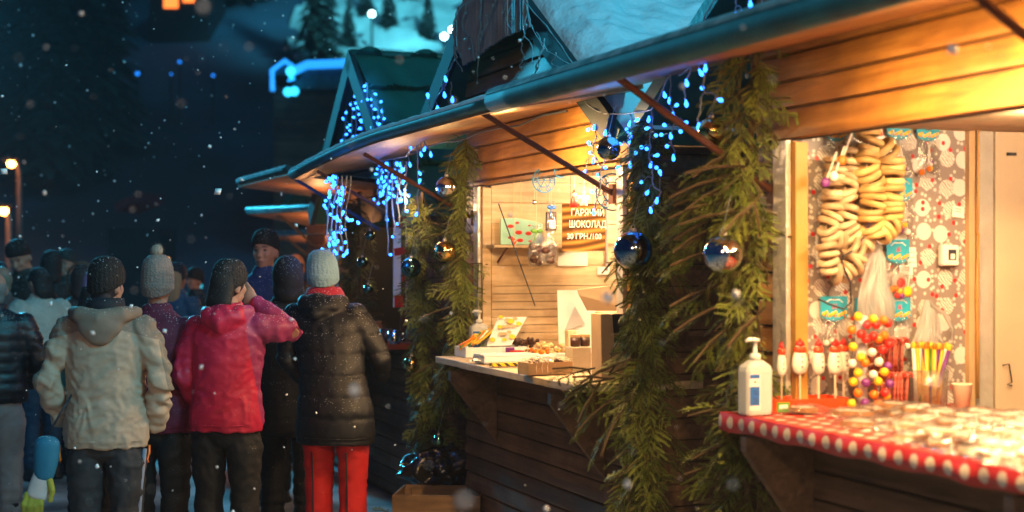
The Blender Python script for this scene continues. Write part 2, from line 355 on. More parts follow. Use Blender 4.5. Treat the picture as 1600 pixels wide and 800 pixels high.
for (px, y, sc, lb) in [(545, 66, .33, 'dark spruce at the edge of the floodlit piste beneath the first round floodlight'), (608, 68, .36, 'dark spruce standing in the middle of the floodlit snow slope'), (572, 70, .34, 'small spruce on the upper floodlit piste'), (668, 67, .33, 'dark spruce on the floodlit slope just above the green tiled roof'), (500, 63, .8, 'tall spruce where the floodlit piste meets the dark forest'), (640, 72, .4, 'distant spruce high on the floodlit piste')]:
    x = (px-CX)/F*y; o = dup(protos[0], (x, y, float(hill_h(x, y))-.2), px, lb, sc, 'spruces on the floodlit piste')
# floodlights on the hill
lampm = mat('lamp_cyan', (1, 1, 1), emit=(.55, 1, 1), es=14); lampo = mat('lamp_orange', (1, 1, 1), emit=(1, .36, .07), es=45); lampb = mat('lamp_blue', (1, 1, 1), emit=(.01, .22, 1), es=2.5)
def flood(px, py, Y, r, m, lb, name='floodlight', cat='floodlight', group=None):
    p = hy(px, py, Y); gz = float(hill_h(p.x, Y)); t = thing(name, lb, cat, (p.x, Y, gz), 0, group); h = p.z-gz
    b = MB(); b.tube([(0, 0, -.2), (0, 0, max(h, .3))], [.06, .04], 6); b.build('pole', M['black'], t)
    b = MB(); b.box((0, .12, h), (r*2.4, .2, r*2.0)); b.build('lamp_head', M['black'], t, bevel=.02)
    b = MB(); b.ball((0, -.02, h), (r, .12, r)); b.build('lamp_lens', m, t, smooth=True); return t
flood(581, 22, 66, .13, lampm, 'round cyan white floodlight shining over the snowy piste')
flood(694, 57, 64, .13, lampm, 'round cyan white floodlight low over the piste beside the grey gable')
flood(706, 46, 64, .11, mat('lamp_white', (1, 1, 1), emit=(1, .9, .85), es=9), 'warm white floodlight touching the outline of the grey gable')
for k, (px, py, lb) in enumerate([(215, 115, 'bright blue lamp on the dark hillside, paired with a fainter glow'), (281, 97, 'small blue lamp highest on the dark hillside'), (268, 116, 'faint blue lamp under the highest small blue one'), (333, 118, 'dim blue lamp on the hillside between the small lamps and the lit ridge')]):
    flood(px, py, 58, (.07, .05, .035, .05)[k], lampb, lb, 'hillside_lamp', 'lamp', 'blue lamps on the dark hillside')
def street_lamp(px, py, ppx, Y, lb, w):
    p = hy(ppx, py, Y); gz = float(hill_h(p.x, Y)); q = hy(px, py, Y); t = thing('street_lamp', lb, 'street lamp', (p.x, Y, gz), 0, 'orange street lamps'); h = p.z-gz
    dx = q.x-p.x
    b = MB(); b.tube([(0, 0, 0), (0, 0, h*.5), (0, 0, h-.25), (dx*.3, 0, h+.05), (dx*.9, 0, h+.14)], [w, w*.8, w*.7, w*.6, w*.5], 8); b.build('pole', M['brownpole'], t, smooth=True)
    b = MB(); b.box((dx, 0, h+.15), (.55, .25, .12)); b.build('lamp_head', M['black'], t, bevel=.04)
    b = MB(); b.ball((dx, -.02, h+.02), (.12, .10, .10)); b.build('lamp_glass', lampo, t, smooth=True)
    light('POINT', 'street_lamp_light', (q.x-.5, Y-1.2, q.z-.1), 45, (1, .38, .1), .2)
M['brownpole'] = mat('lamp_pole', (.45, .30, .24), .6)
street_lamp(18, 257, 30, 46, 'taller orange glowing street lamp on a thin pole above the crowd', .09)
street_lamp(7, 331, 14, 40, 'shorter orange street lamp at the edge of the photo, below the taller one', .10)
# chalet with blue light strips
strip = mat('led_strip', (1, 1, 1), emit=(.01, .30, 1), es=1.5); stripb = mat('led_knot', (1, 1, 1), emit=(.03, .6, 1), es=3)
Y = 44.; p0 = hy(505, 150, Y); gz = float(hill_h(p0.x, Y))-.2
t = thing('chalet', 'dark chalet outlined by bright blue light strips along its gable and roof edge', 'chalet', (p0.x, Y, gz), 0)
def rel(px, py, dy=0): q = hy(px, py, Y); return (q.x-p0.x, dy, q.z-gz)
a, b_, c = rel(425, 110), rel(445, 95), rel(465, 110); e0, e1, e2 = rel(458, 120), rel(485, 106), rel(570, 103)
b = MB(); b.box(((a[0]+e2[0])/2, 3, a[2]/2-.3), (e2[0]-a[0], 5.4, a[2]-.3)); b.build('wall', M['plank_dark'], t)
b = MB(); b.prism([(a[0]-.2, a[2]-.1), (b_[0], b_[2]-.03), (c[0]+.3, c[2]-.1)], 'y', .1, 5.8); b.prism([(e0[0], e0[2]-.4), (e1[0], e1[2]-.1), (e2[0]+1, e2[2]-.1), (e2[0]+1, e0[2]-.4)], 'y', -.6, 5.9); b.build('roof', M['teal'], t)
b = MB(); b.tube([rel(426, 142, 0), a, b_, c], .07, 6); b.tube([rel(461, 130, -.7), rel(458, 119, -.7), rel(485, 106, -.7), rel(568, 103, -.7)], .12, 6); b.build('light_strip', strip, t)
for q_, r_ in ((rel(457, 149, -.9), .12), (rel(467, 148, -.9), .12), (rel(460, 117, -.8), .12)): b = MB(); b.ball(q_, r_); b.build('entrance_lamp', stripb, t)
b = MB(); b.box(rel(527, 117, -.1), (.5, .12, .25)); b.build('window', mat('lit_window', (.3, .05, .02), emit=(1, .2, .08), es=.22), t)
# mountain lodge with orange lit windows at the top of the frame
Y = 68.; p0 = hy(280, 20, Y); gz = float(hill_h(p0.x, Y))-.5
t = thing('mountain_lodge', 'far hillside lodge showing only its orange lit windows against the dark slope', 'lodge', (p0.x, Y, gz), 0); hh = p0.z-gz
b = MB(); b.box((0, 2, hh/2+.6), (2.6, 4, hh+2.6)); b.build('wall', M['black'], t)
b = MB(); b.prism([(-1.6, hh+1.7), (0, hh+3.0), (1.6, hh+1.7)], 'y', -.6, 4.6); b.build('roof', M['black'], t)
lw = mat('orange_windows', (.4, .1, .02), emit=(1, .20, .03), es=2.6)
for (x, z, w, h) in [(-.35, .75, .62, 1.1), (.42, .85, .5, .8), (.95, 1.15, .35, .3)]:
    b = MB(); b.box((x, -.03, hh+z), (w, .08, h)); b.build('window', lw, t)
# far red roofed kiosk
Y = 33.; p0 = hy(205, 330, Y)
t = thing('kiosk', 'dim red sloping awning of a far kiosk above the crowd', 'kiosk', (p0.x, Y, 0), 0)
b = MB(); b.box((0, 1, 1.15), (1.1, 1.6, 2.3)); b.build('wall', M['black'], t)
q0 = hy(185, 322, Y); q1 = hy(226, 305, Y)
b = MB(); b.prism([(q0.x-p0.x, q0.z-.12), (q1.x-p0.x, q1.z-.12), (q1.x-p0.x, q1.z+.06), (q0.x-p0.x, q0.z+.06)], 'y', -.3, 1.8); b.build('awning', mat('glowing_awning', (.10, .012, .016), .7, emit=(.5, .03, .05), es=.008), t)  # cloth is given a faint red glow of its own, no lamp here
# little warm lantern in the crowd
flm = mat('warm_lantern', (1, 1, 1), emit=(1, .45, .12), es=5)
def small_lamp(px, py, Y, r, m, lb, name='lantern'):
    p = hy(px, py, Y); t = thing(name, lb, 'lantern', (p.x, p.y, 0)); b = MB(); b.tube([(0, 0, 0), (0, 0, p.z)], .02, 6); b.build('post', M['black'], t)
    b = MB(); b.ball((0, 0, p.z), (r*.8, r*.8, r*1.3)); b.build('lamp_glass', m, t, smooth=True)
    b = MB(); b.lathe([(r*1.3, r*1.1), (.01, r*1.9)], (0, 0, p.z), 8); b.build('cap', M['black'], t)
small_lamp(259, 412, 24, .085, flm, 'small warm lantern glowing behind the pompom hat')
small_lamp(312, 446, 26, .06, mat('teal_lantern', (1, 1, 1), emit=(.02, .4, .5), es=1.2), 'small teal lamp between the pompom hat and the pink jacket')
# ---------------- stalls ----------------
def planks(b, x0, x1, z0, z1, y, ph=.1, th=.022, gap=.006, cut=None, axis='x', back=True, mi=0):
    """lapped boards; cut(z)->(x0,x1) limits each board"""
    z = math.floor(z0/ph)*ph
    while z < z1-1e-6:
        a = max(z, z0)+gap/2; c = min(z+ph, z1)-gap/2
        if c-a > .008:
            lo, hi = (x0, x1) if cut is None else cut((a+c)/2)
            if cut is not None: lo = max(lo, x0); hi = min(hi, x1)
            if hi-lo > .02:
                e = .006 # lower edge proud, upper edge back
                pr = [(y, a), (y-th-e, a+.004), (y-th-e, a+.02), (y-th+.004, c-.006), (y-th+.008, c), (y, c)]
                if axis == 'x': b.prism([(p, q) for p, q in pr], 'x', lo, hi, mi)
                else:
                    n = len(pr); v = [(q[0], t, q[1]) for t in (lo, hi) for q in pr]
                    b.add(v, [tuple(range(n)), tuple(range(n, 2*n))[::-1]]+[(i, n+i, n+(i+1) % n, (i+1) % n) for i in range(n)], mi)
        z += ph
CT = 1.10
def stall(sn, sf, wn_, wf, label, roof, depth=1.9, m=None, flap=None, lamp=None, rods=(), counter=None, cmat=None, inner=True, far=False, wtop=2.07):
    mid = (sn+sf)/2; t = thing('market_stall', label, 'stall', P(mid, 0, 0), ROW, 'wooden market stalls in the row')
    X = lambda s: mid-s
    (ra, rz), (rn, rnz), (rf, rfz) = roof      # apex, near eave, far eave in s,z
    def top(s):
        if s < ra: k = (s-rn)/(ra-rn); return rnz+(rz-rnz)*k
        k = (s-ra)/(rf-ra); return rz+(rfz-rz)*k
    def cut(z):
        zz = z+.12
        if zz <= rnz: sa = -99
        else: sa = rn+(ra-rn)*(zz-rnz)/(rz-rnz)
        if zz <= rfz: sb = 99
        else: sb = rf-(rf-ra)*(zz-rfz)/(rz-rfz)
        return (X(sb), X(sa))
    xl, xr = X(sf), X(sn)
    b = MB(); zt = min(top(sn), top(sf))-.12
    planks(b, xl, xr, .03, CT-.05, 0, mi=2); planks(b, xl, X(wf), CT-.05, wtop, 0); planks(b, X(wn_), xr, CT-.05, wtop, 0)
    planks(b, xl, xr, wtop, rz-.15, 0, cut=cut)
    b.box(((xl+xr)/2, .012, CT/2-.03), (xr-xl, .02, CT-.06), mi=1); b.box(((xl+X(wf))/2, .012, (CT+wtop)/2), (X(wf)-xl, .02, wtop-CT), mi=1)
    b.box(((xr+X(wn_))/2, .012, (CT+wtop)/2), (xr-X(wn_), .02, wtop-CT), mi=1)
    b.prism([(xl, wtop), (xr, wtop), (xr, top(sn)-.13), (X(ra), rz-.15), (xl, top(sf)-.13)], 'y', .003, .02, mi=1)
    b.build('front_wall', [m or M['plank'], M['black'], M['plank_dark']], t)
    for s_, sg in ((sn, 1), (sf, -1)):
        b = MB(); zt = top(s_)-.12
        z = 0.03
        while z < zt: b.box((X(s_)-sg*.011, depth/2, min(z+.094, zt)/2+z/2), (.022, depth-.01, min(.094, zt-z))); z += .1
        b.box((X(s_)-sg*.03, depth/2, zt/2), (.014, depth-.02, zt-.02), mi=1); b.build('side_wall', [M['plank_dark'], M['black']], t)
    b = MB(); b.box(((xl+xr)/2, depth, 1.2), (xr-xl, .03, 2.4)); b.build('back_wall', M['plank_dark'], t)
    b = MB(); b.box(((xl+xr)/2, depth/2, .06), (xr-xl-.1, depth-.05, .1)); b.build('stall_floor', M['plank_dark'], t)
    b = MB(); b.box(((xl+xr)/2, depth/2+.02, 2.15), (xr-xl-.1, depth-.08, .02)); b.build('ceiling', M['pine'], t)
    return t, X, top
def slab(b, X, s0, z0, s1, z1, y0, y1, th, mi=0):
    dx = X(s1)-X(s0); dz = z1-z0; L = math.hypot(dx, dz); nx, nz_ = -dz/L, dx/L
    if nz_ < 0: nx, nz_ = -nx, -nz_
    b.prism([(X(s0), z0), (X(s1), z1), (X(s1)-nx*th, z1-nz_*th), (X(s0)-nx*th, z0-nz_*th)], 'y', y0, y1, mi)
def snowcap(t, X, s0, z0, s1, z1, y0, y1, th=.10, lump=.07, seed=0):
    r = np.random.default_rng(seed); ph = r.uniform(0, 6, 12); k = r.uniform(2, 17, 24)
    def h(u, w):
        q = .9*mnoise.noise(Vector((u*4.5+seed, w*5, 0)))+.75*mnoise.noise(Vector((u*11, w*12, seed)))+.35*mnoise.noise(Vector((u*26, w*28, seed)))
        e = min(1, min(u, 1-u)*11)*min(1, min(w, 1-w)*16)
        return (th*(.65+.35*u)+lump*q*.6)*max(0, e)**.5
    b = MB(); L = math.hypot(X(s1)-X(s0), z1-z0); nx, nz_ = -(z1-z0)/L, (X(s1)-X(s0))/L
    if nz_ < 0: nx, nz_ = -nx, -nz_
    b.grid(lambda u, w: (X(s0+(s1-s0)*u)+nx*h(u, w), y0+(y1-y0)*w, z0+(z1-z0)*u+nz_*h(u, w)+.004), 110, 110)
    return b.build('snow_cover', M['snow'], t, smooth=True)
def tiles(t, X, s0, z0, s1, z1, y0, y1, name='roof', px=.42, pz=.44):
    L = math.hypot(X(s1)-X(s0), z1-z0); nx, nz_ = -(z1-z0)/L, (X(s1)-X(s0))/L
    if nz_ < 0: nx, nz_ = -nx, -nz_
    def h(u, w):
        d = (1-u)*L/pz; st = (d % 1.0); st = (d-.12*sin(2*pi*w*(y1-y0)/px)) % 1.0; return .032*sin(2*pi*w*(y1-y0)/px)+.06*st+.03
    def lip(u, w): d = (1-u)*L/pz; return u-.034*(((d-.12*sin(2*pi*w*(y1-y0)/px)) % 1.0)**7)
    b = MB(); b.grid(lambda u, w: (X(s0+(s1-s0)*lip(u, w))+nx*h(u, w), y0+(y1-y0)*w, z0+(z1-z0)*lip(u, w)+nz_*h(u, w)), int(L/pz*30), int((y1-y0)/px*14))
    slab(b, X, s0, z0, s1, z1, y0+.01, y1-.01, .05); return b.build(name, M['tile'], t)
M['tile'] = mat('green_roof_tile', (.02, .12, .095), .35, .1, var=.25, vs=3, bump=.15)
M['corr'] = mat('grey_corrugated', (.28, .30, .33), .6, var=.2)
def bracket(b, x, y=-.33, top=CT-.07, h=.42, w=.05):
    b.prism([(0-.03, top), (y+.03, top), (y+.03, top-.05), (-.03, top-h)], 'x', x-w/2, x+w/2)
def rod(b, X, sb, zb, st, vt, zt, r=.013): b.tube([(X(sb), -.03, zb), (X(st), vt, zt)], r, 8)
def flap(t, X, s0, s1, z_in=2.42, z_out=2.31, w=.70, tube_r=.05, droop=0, segs=16, sn0=0):
    """shutter folded up over the counter: boards, frame edge and the rolled metal front edge with snow on it"""
    def pt(k, y, dz=0): s = s0+(s1-s0)*k; d = -droop*max(0, (k-.45)/.55)**1.6; return (X(s), y, z_in+(z_out-z_in)*(-y/w)+dz+d)
    b = MB(); N = segs
    b.grid(lambda k, q: pt(k, -.02-q*(w-.02)), N, 6); b.build('shutter', M['flapwood'], t, solid=.022)
    b = MB(); b.grid(lambda k, q: pt(k, -.02-q*(w-.02), .026), N, 2); b.build('shutter_cladding', M['teal'], t, solid=-.004)
    b = MB()
    for q in (.28, .62):
        pass
    b.tube([pt(k/N, -w, .02) for k in range(N+1)], tube_r, 14); b.build('shutter_edge', M['teal'], t, smooth=True)
    b = MB(); rr = random.Random(sn0)
    def cap(k, a):
        an = radians(25+125*a); R = tube_r+.002+(.004 if tube_r > .04 else .010)*((1-abs(a-.5)*2)**.5)*(.8+.3*sin(k*91+sn0)*sin(k*37)); x, y, z = pt(k, -w, .02)
        return (x, y-cos(an)*R, z+sin(an)*R)
    b.grid(cap, 120, 8); b.build('frost', M['snow'] if tube_r < .04 else M['frost'], t, smooth=True)
M['frost'] = mat('frosted_metal', (.12, .36, .38), .5, var=.35, vs=11, bump=.3, bs=60, col2=(.34, .55, .58))

# --- stall 1: the sweets stall ---
apex1 = ((-.5, 3.22), (-2.5, 2.1), (1.18, 2.29))
st1, X1, top1 = stall(-2.3, .25, -1.75, 0, 'sweets stall with red dotted counter, bagel strings and festive wallpaper', apex1, wtop=2.085)
b = MB(); slab(b, X1, -.5, 3.22, -2.5, 2.1, -.12, 2.0, .07); slab(b, X1, -.497, 3.22, 1.18, 2.29, -.12, 2.0, .07); b.build('roof', M['tile'], st1)
snowcap(st1, X1, -2.5, 2.1, -.52, 3.20, -.1, 2.0, seed=1); snowcap(st1, X1, 1.18, 2.29, -.5, 3.20, -.1, 2.0, seed=2)
flap(st1, X1, -3.0, 1.33, z_in=2.45, z_out=2.31, tube_r=.052, sn0=3)
b = MB(); rod(b, X1, .12, 1.90, .12, -.66, 2.30, .014); b.box((X1(.12), -.035, 1.90), (.05, .02, .09)); b.build('support_rod', M['brown'], st1)
b = MB(); rod(b, X1, -1.9, 1.90, -1.9, -.66, 2.30, .014); b.build('support_rod', M['brown'], st1)
# counter with dotted cloth
ct = MB(); ct.box((0, 0, CT-.03), (X1(-2.2)-X1(.05), .62, .04)); 
cx = (X1(-2.2)+X1(.02))/2; L1 = X1(-2.2)-X1(.02)
b = MB(); b.box((cx, 0.2, CT-.035), (L1-.01, .995, .045)); b.build('counter', M['raw'], st1)
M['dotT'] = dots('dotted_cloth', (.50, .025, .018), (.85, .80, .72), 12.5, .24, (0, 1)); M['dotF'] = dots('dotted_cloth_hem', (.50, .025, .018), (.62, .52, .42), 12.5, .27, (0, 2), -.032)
c_ = MB()
def clothtop(u, w): return (X1(.02)+L1*u, -.302+1.0*w, CT+.001*sin(u*60+w*9)+.002)
c_.grid(clothtop, 80, 10, 0)
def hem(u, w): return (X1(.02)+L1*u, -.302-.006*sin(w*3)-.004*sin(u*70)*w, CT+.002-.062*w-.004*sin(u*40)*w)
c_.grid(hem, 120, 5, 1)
def hem2(u, w): return (X1(.02)-.003-.003*w, -.302+.6*u, CT+.002-.06*w)
c_.grid(hem2, 20, 4, 2)
M['dotS'] = dots('dotted_cloth_side', (.50, .025, .018), (.85, .80, .72), 12.5, .25, (1, 2))
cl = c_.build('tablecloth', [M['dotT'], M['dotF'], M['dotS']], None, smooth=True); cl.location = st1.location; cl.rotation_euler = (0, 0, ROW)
tag(cl, 'red cloth with white dots covering the counter of the sweets stall', 'tablecloth')
b = MB()
for x in (X1(-.15),): bracket(b, x, w=.04)
b.build('counter_bracket', M['plank_dark'], st1)
b = MB(); bracket(b, X1(-1.6), w=.04); b.build('counter_bracket', M['plank_dark'], st1)
# jambs
def jamb(t, X, s, w, z0, z1, m, nm, y=-.034, th=.02): b = MB(); b.box((X(s), y, (z0+z1)/2), (w, th, z1-z0)); return b.build(nm, m, t, bevel=.002)
jamb(st1, X1, .05, .10, CT, 2.083, M['foil'], 'foil_trim'); 
b = MB(); b.box((X1(-.02), 0.0, 1.59), (.03, .05, .97)); b.build('window_post', M['yellowwood'], st1)
# interior lining of side wall (wallpaper), normal towards the camera
def wallpaper(name):
    m = bpy.data.materials.new(name); m.use_nodes = True; t = m.node_tree; N = t.nodes; L = t.links; p = N['Principled BSDF']; p.inputs['Roughness'].default_value = .45
    tc = N.new('ShaderNodeTexCoord'); sp = N.new('ShaderNodeSeparateXYZ'); cb = N.new('ShaderNodeCombineXYZ'); L.new(tc.outputs['Object'], sp.inputs[0]); L.new(sp.outputs[1], cb.inputs[0]); L.new(sp.outputs[2], cb.inputs[1])
    def vor(sc, rnd, th, off=0, feature='F1'):
        v = N.new('ShaderNodeTexVoronoi'); v.voronoi_dimensions = '2D'; v.inputs['Scale'].default_value = sc; v.inputs['Randomness'].default_value = rnd
        mp = N.new('ShaderNodeMapping'); mp.inputs['Location'].default_value = (off, off*1.7, 0); L.new(cb.outputs[0], mp.inputs[0]); L.new(mp.outputs[0], v.inputs['Vector'])
        l = N.new('ShaderNodeMath'); l.operation = 'LESS_THAN'; l.inputs[1].default_value = th; L.new(v.outputs['Distance'], l.inputs[0]); return v, l
    v1, big = vor(11, .55, .36); v2, red = vor(13, .9, .11, 3.3); v3, sm = vor(34, 1, .22, 1.1)
    wv = N.new('ShaderNodeTexWave'); wv.inputs['Scale'].default_value = 45; wv.inputs['Distortion'].default_value = 6; wv.bands_direction = 'DIAGONAL'; L.new(cb.outputs[0], wv.inputs['Vector'])
    c0 = N.new('ShaderNodeValToRGB'); c0.color_ramp.elements[0].color = (.33, .27, .24, 1); c0.color_ramp.elements[1].color = (.74, .68, .62, 1); c0.color_ramp.elements[0].position = .2; c0.color_ramp.elements[1].position = .5; L.new(wv.outputs['Fac'], c0.inputs[0])
    sepc = N.new('ShaderNodeSeparateColor'); L.new(v1.outputs['Color'], sepc.inputs[0]); gt = N.new('ShaderNodeMath'); gt.operation = 'GREATER_THAN'; gt.inputs[1].default_value = .5; L.new(sepc.outputs[0], gt.inputs[0])
    orn = N.new('ShaderNodeMix'); orn.data_type = 'RGBA'; orn.inputs[6].default_value = (.72, .65, .60, 1); L.new(c0.outputs[0], orn.inputs[7]); L.new(gt.outputs[0], orn.inputs[0])
    a = N.new('ShaderNodeMix'); a.data_type = 'RGBA'; a.inputs[6].default_value = (.25, .205, .185, 1); a.inputs[7].default_value = (.62, .57, .52, 1); L.new(sm.outputs[0], a.inputs[0])
    c = N.new('ShaderNodeMix'); c.data_type = 'RGBA'; L.new(big.outputs[0], c.inputs[0]); L.new(a.outputs[2], c.inputs[6]); L.new(orn.outputs[2], c.inputs[7])
    d = N.new('ShaderNodeMix'); d.data_type = 'RGBA'; d.inputs[7].default_value = (.55, .02, .02, 1); L.new(red.outputs[0], d.inputs[0]); L.new(c.outputs[2], d.inputs[6]); L.new(d.outputs[2], p.inputs['Base Color'])
    return m
M['wallpaper'] = wallpaper('ornament_wallpaper')
SW1 = .03
b = MB(); b.box((X1(SW1)-.01, .41, 1.65), (.012, .76, 1.30)); b.build('wallpaper_panel', M['wallpaper'], st1)
v0, _ = hs(1510, 400, SW1); v1, _ = hs(1545, 400, SW1)
b = MB(); b.box((X1(SW1)+.006, v0+.012, 1.65), (.03, .03, 1.30)); b.build('inner_post', M['brownpost'] if 'brownpost' in M else M['kraft'], st1)
b = MB(); b.box((X1(SW1)+.012, (v0+v1)/2+.02, 1.65), (.03, v1-v0-.04, 1.30)); b.build('foil_trim', M['foil'], st1)
b = MB(); b.tube([(X1(SW1)+.04, v0+.022, 1.12), (X1(SW1)+.04, v0+.020, 1.5), (X1(SW1)+.04, v0+.024, 1.75)], .006, 6); b.tube([(X1(SW1)+.04, v0+.02, 1.74), (X1(SW1)+.042, v0+.024, 2.2)], .005, 6); b.build('yellow_cord', M['yellowwood'], st1, smooth=True)
b = MB(); b.box((X1(SW1)+.004, v1+.42, 1.65), (.02, .80, 1.30)); b.build('inner_door', mat('beige_door', (.62, .48, .34), .5, var=.08, vs=3, bump=.15, bs=8), st1)
q, z = hs(1566, 588, SW1); b = MB(); b.tube([(X1(SW1)+.03, q-.02, z+.045), (X1(SW1)+.035, q+.005, z+.05), (X1(SW1)+.035, q+.018, z-.02), (X1(SW1)+.03, q+.0, z-.03), (X1(SW1)+.03, q+.022, z-.034)], .003, 6); b.build('hook', M['ink'], st1)
q, z = hs(1502, 166, SW1); b = MB(); b.box((X1(SW1)+.02, v1+.09, 2.055), (.01, .04, .012)); b.build('latch', M['ink'], st1)
# lamps and fill light of stall 1
WARM = (1.0, .58, .22); WIN = (1.0, .68, .38)
def stall_light(t, X, s, v, z, e, sz=.10, col=WARM, nm='bulb_or_fill'):
    if v > 0: b = MB(); b.lathe([(.018, .09), (.018, .06), (.012, .05)], (X(s), v, z), 10); b.build('lamp_socket', M['ink'], t)
    l = light('POINT', nm+'_light', (X(s), v, z), e, col, sz); l.parent = t; return l
def outer_light(t, X, s, v, z, e):
    l = light('AREA', 'counter_lamp_light', (X(s), v, z), e, (1.0, .60, .24), .30, size_y=.06); l.parent = t; l.rotation_euler = Vector((.0, .45, -.9)).to_track_quat('-Z', 'Y').to_euler()
stall_light(st1, X1, -.85, .50, 2.11, 66, col=WIN); stall_light(st1, X1, -1.85, -.30, 2.20, 42, .05); outer_light(st1, X1, -1.55, -.42, 2.20, 70); outer_light(st1, X1, -.85, -.5, 2.24, 20)  # the last outer one is an unseen fill, added to even out the lintel
stall_light(st1, X1, -1.5, .35, 2.11, 40, col=WIN)

# --- stall 2: hot chocolate stall ---
apex2 = ((3.05, 3.31), (1.33, 2.225), (4.42, 2.40))
st2, X2, top2 = stall(1.42, 3.80, 1.55, 3.52, 'hot chocolate stall with pale pine lining and snow on its roof', apex2)
b = MB(); slab(b, X2, 3.05, 3.31, 1.33, 2.225, -.12, 2.0, .07); slab(b, X2, 3.053, 3.31, 4.42, 2.40, -.12, 2.0, .07); b.build('roof', M['tile'], st2)
snowcap(st2, X2, 1.33, 2.225, 3.03, 3.30, -.10, 2.0, th=.12, seed=4)
b = MB(); slab(b, X2, 3.05, 3.36, 1.35, 2.29, -.16, -.121, .13); slab(b, X2, 3.054, 3.36, 4.42, 2.465, -.16, -.121, .13); b.build('bargeboard', M['barge'], st2)
# grey corrugated valance hanging from the far slope
poly = [(747, -30), (716, 12), (709, 40), (712, 72), (725, 103), (745, 90), (765, 74), (790, 58), (828, 42), (822, 0), (815, -30)]
pts = [hv(x, y, -.19) for x, y in poly]; b = MB(); n = len(pts)
def corr(x): return .006*sin(x*2*pi/.035)
import itertools
zs = [z for s, z in pts]; ss = [s for s, z in pts]
def inside(s, z):
    c = False; j = n-1
    for i in range(n):
        if (pts[i][1] > z) != (pts[j][1] > z) and s < (pts[j][0]-pts[i][0])*(z-pts[i][1])/(pts[j][1]-pts[i][1])+pts[i][0]: c = not c
        j = i
    return c
NS = 70; sA, sB = min(ss), max(ss)
for i in range(NS):
    a0 = sA+(sB-sA)*i/NS; a1 = sA+(sB-sA)*(i+1)/NS
    def rng_z(a):
        zz = []
        j = n-1
        for k in range(n):
            p, q = pts[k], pts[j]
            if (p[0] > a) != (q[0] > a): zz.append(p[1]+(q[1]-p[1])*(a-p[0])/(q[0]-p[0]))
            j = k
        return (min(zz), max(zz)) if len(zz) >= 2 else None
    r0, r1 = rng_z(a0+1e-4), rng_z(a1-1e-4)
    if r0 and r1: b.add([(X2(a0), -.19+corr(a0), r0[0]), (X2(a1), -.19+corr(a1), r1[0]), (X2(a1), -.19+corr(a1), r1[1]), (X2(a0), -.19+corr(a0), r0[1])], [(0, 1, 2, 3)])
b.build('corrugated_valance', M['corr'], st2, solid=.008)
flap(st2, X2, 1.30, 5.55, z_in=2.43, z_out=2.31, tube_r=.030, droop=.10, sn0=9)
b = MB()
b.tube([(X2(5.2-.35*k), -.12-.01*k, 2.37-.035+.012*sin(k*2.2)) for k in range(11)], .005, 6, up=(0, 1, 0)); b.build('shutter_cable', M['cabledark'], st2)
for (sb, zb, stp) in ((1.60, 1.95, 1.60), (3.67, 1.893, 3.67)):
    b = MB(); rod(b, X2, sb, zb, stp, -.68, 2.31 if sb < 2 else 2.25, .013); b.box((X2(sb), -.035, zb), (.05, .02, .09)); b.build('support_rod', M['brown'], st2)
jamb(st2, X2, 3.56, .08, CT, 2.068, M['foil'], 'foil_trim'); jamb(st2, X2, 1.50, .07, CT, 2.068, M['foil'], 'foil_trim')
b = MB(); b.box((X2(3.50), 0.0, 1.58), (.03, .05, .96)); b.build('window_post', M['pine'], st2); b = MB(); b.box((X2(1.535), 0.0, 1.58), (.03, .05, .96)); b.build('window_post', M['raw'], st2)
b = MB(); b.tube([(X2(3.49), -.05, 1.62), (X2(3.49), -.055, 1.50), (X2(3.485), -.055, 1.49), (X2(3.49), -.06, 1.46)], .003, 6); b.build('latch', M['ink'], st2)
# lining: pale boards on the far side wall, narrow ones low down
SW2 = 3.50
b = MB(); z = 1.0
while z < 2.28:
    h = .045 if z < 1.46 else .12
    b.box((X2(SW2)+.0, .95, z+h/2), (.02, 1.84, h-.004)); z += h
b.box((X2(SW2)-.013, .95, 1.65), (.004, 1.84, 1.3), mi=1); b.build('pine_lining', [M['pine'], M['kraft']], st2)
b = MB()
z = 1.0
while z < 2.28: b.box(((X2(3.48)+X2(1.47))/2, 1.84, z+.06), (X2(1.47)-X2(3.48), .02, .116)); z += .12
b.build('pine_lining', M['pine2'] if 'pine2' in M else wood('pale_pine_back', (.52, .36, .20), (.74, .56, .36), ph=.12, var=.12, rough=.55, axis=0), st2)
# counter boards
def slant(u0, u1, y0, y1, z=CT): pass
b = MB(); xa, xb = X2(3.47), X2(1.38); xs_ = xa+.22*(xb-xa)
b.box(((xa+xs_)/2, -.005, CT-.018), (xs_-xa-.004, .62, .036)); b.build('counter', M['raw'], st2, bevel=.004)
b = MB(); b.box(((xb+xs_)/2, -.0, CT-.02), (xb-xs_-.004, .64, .036)); b.build('counter', M['raw'], st2, bevel=.004)
for s_ in (3.25, 1.72): b = MB(); bracket(b, X2(s_), w=.04, h=.40); b.build('counter_bracket', M['plank_dark'], st2)
stall_light(st2, X2, 1.95, .30, 2.10, 105, col=WIN); stall_light(st2, X2, 3.0, .9, 2.11, 55, col=WIN); stall_light(st2, X2, 1.70, -.52, 2.24, 5, .06); outer_light(st2, X2, 1.9, -.5, 2.22, 42); stall_light(st2, X2, 4.3, -.25, 2.02, 9, .06); stall_light(st2, X2, 3.1, -.35, 2.05, 5, .06)  # weak outer points are unseen fills, added to light the shutter's underside

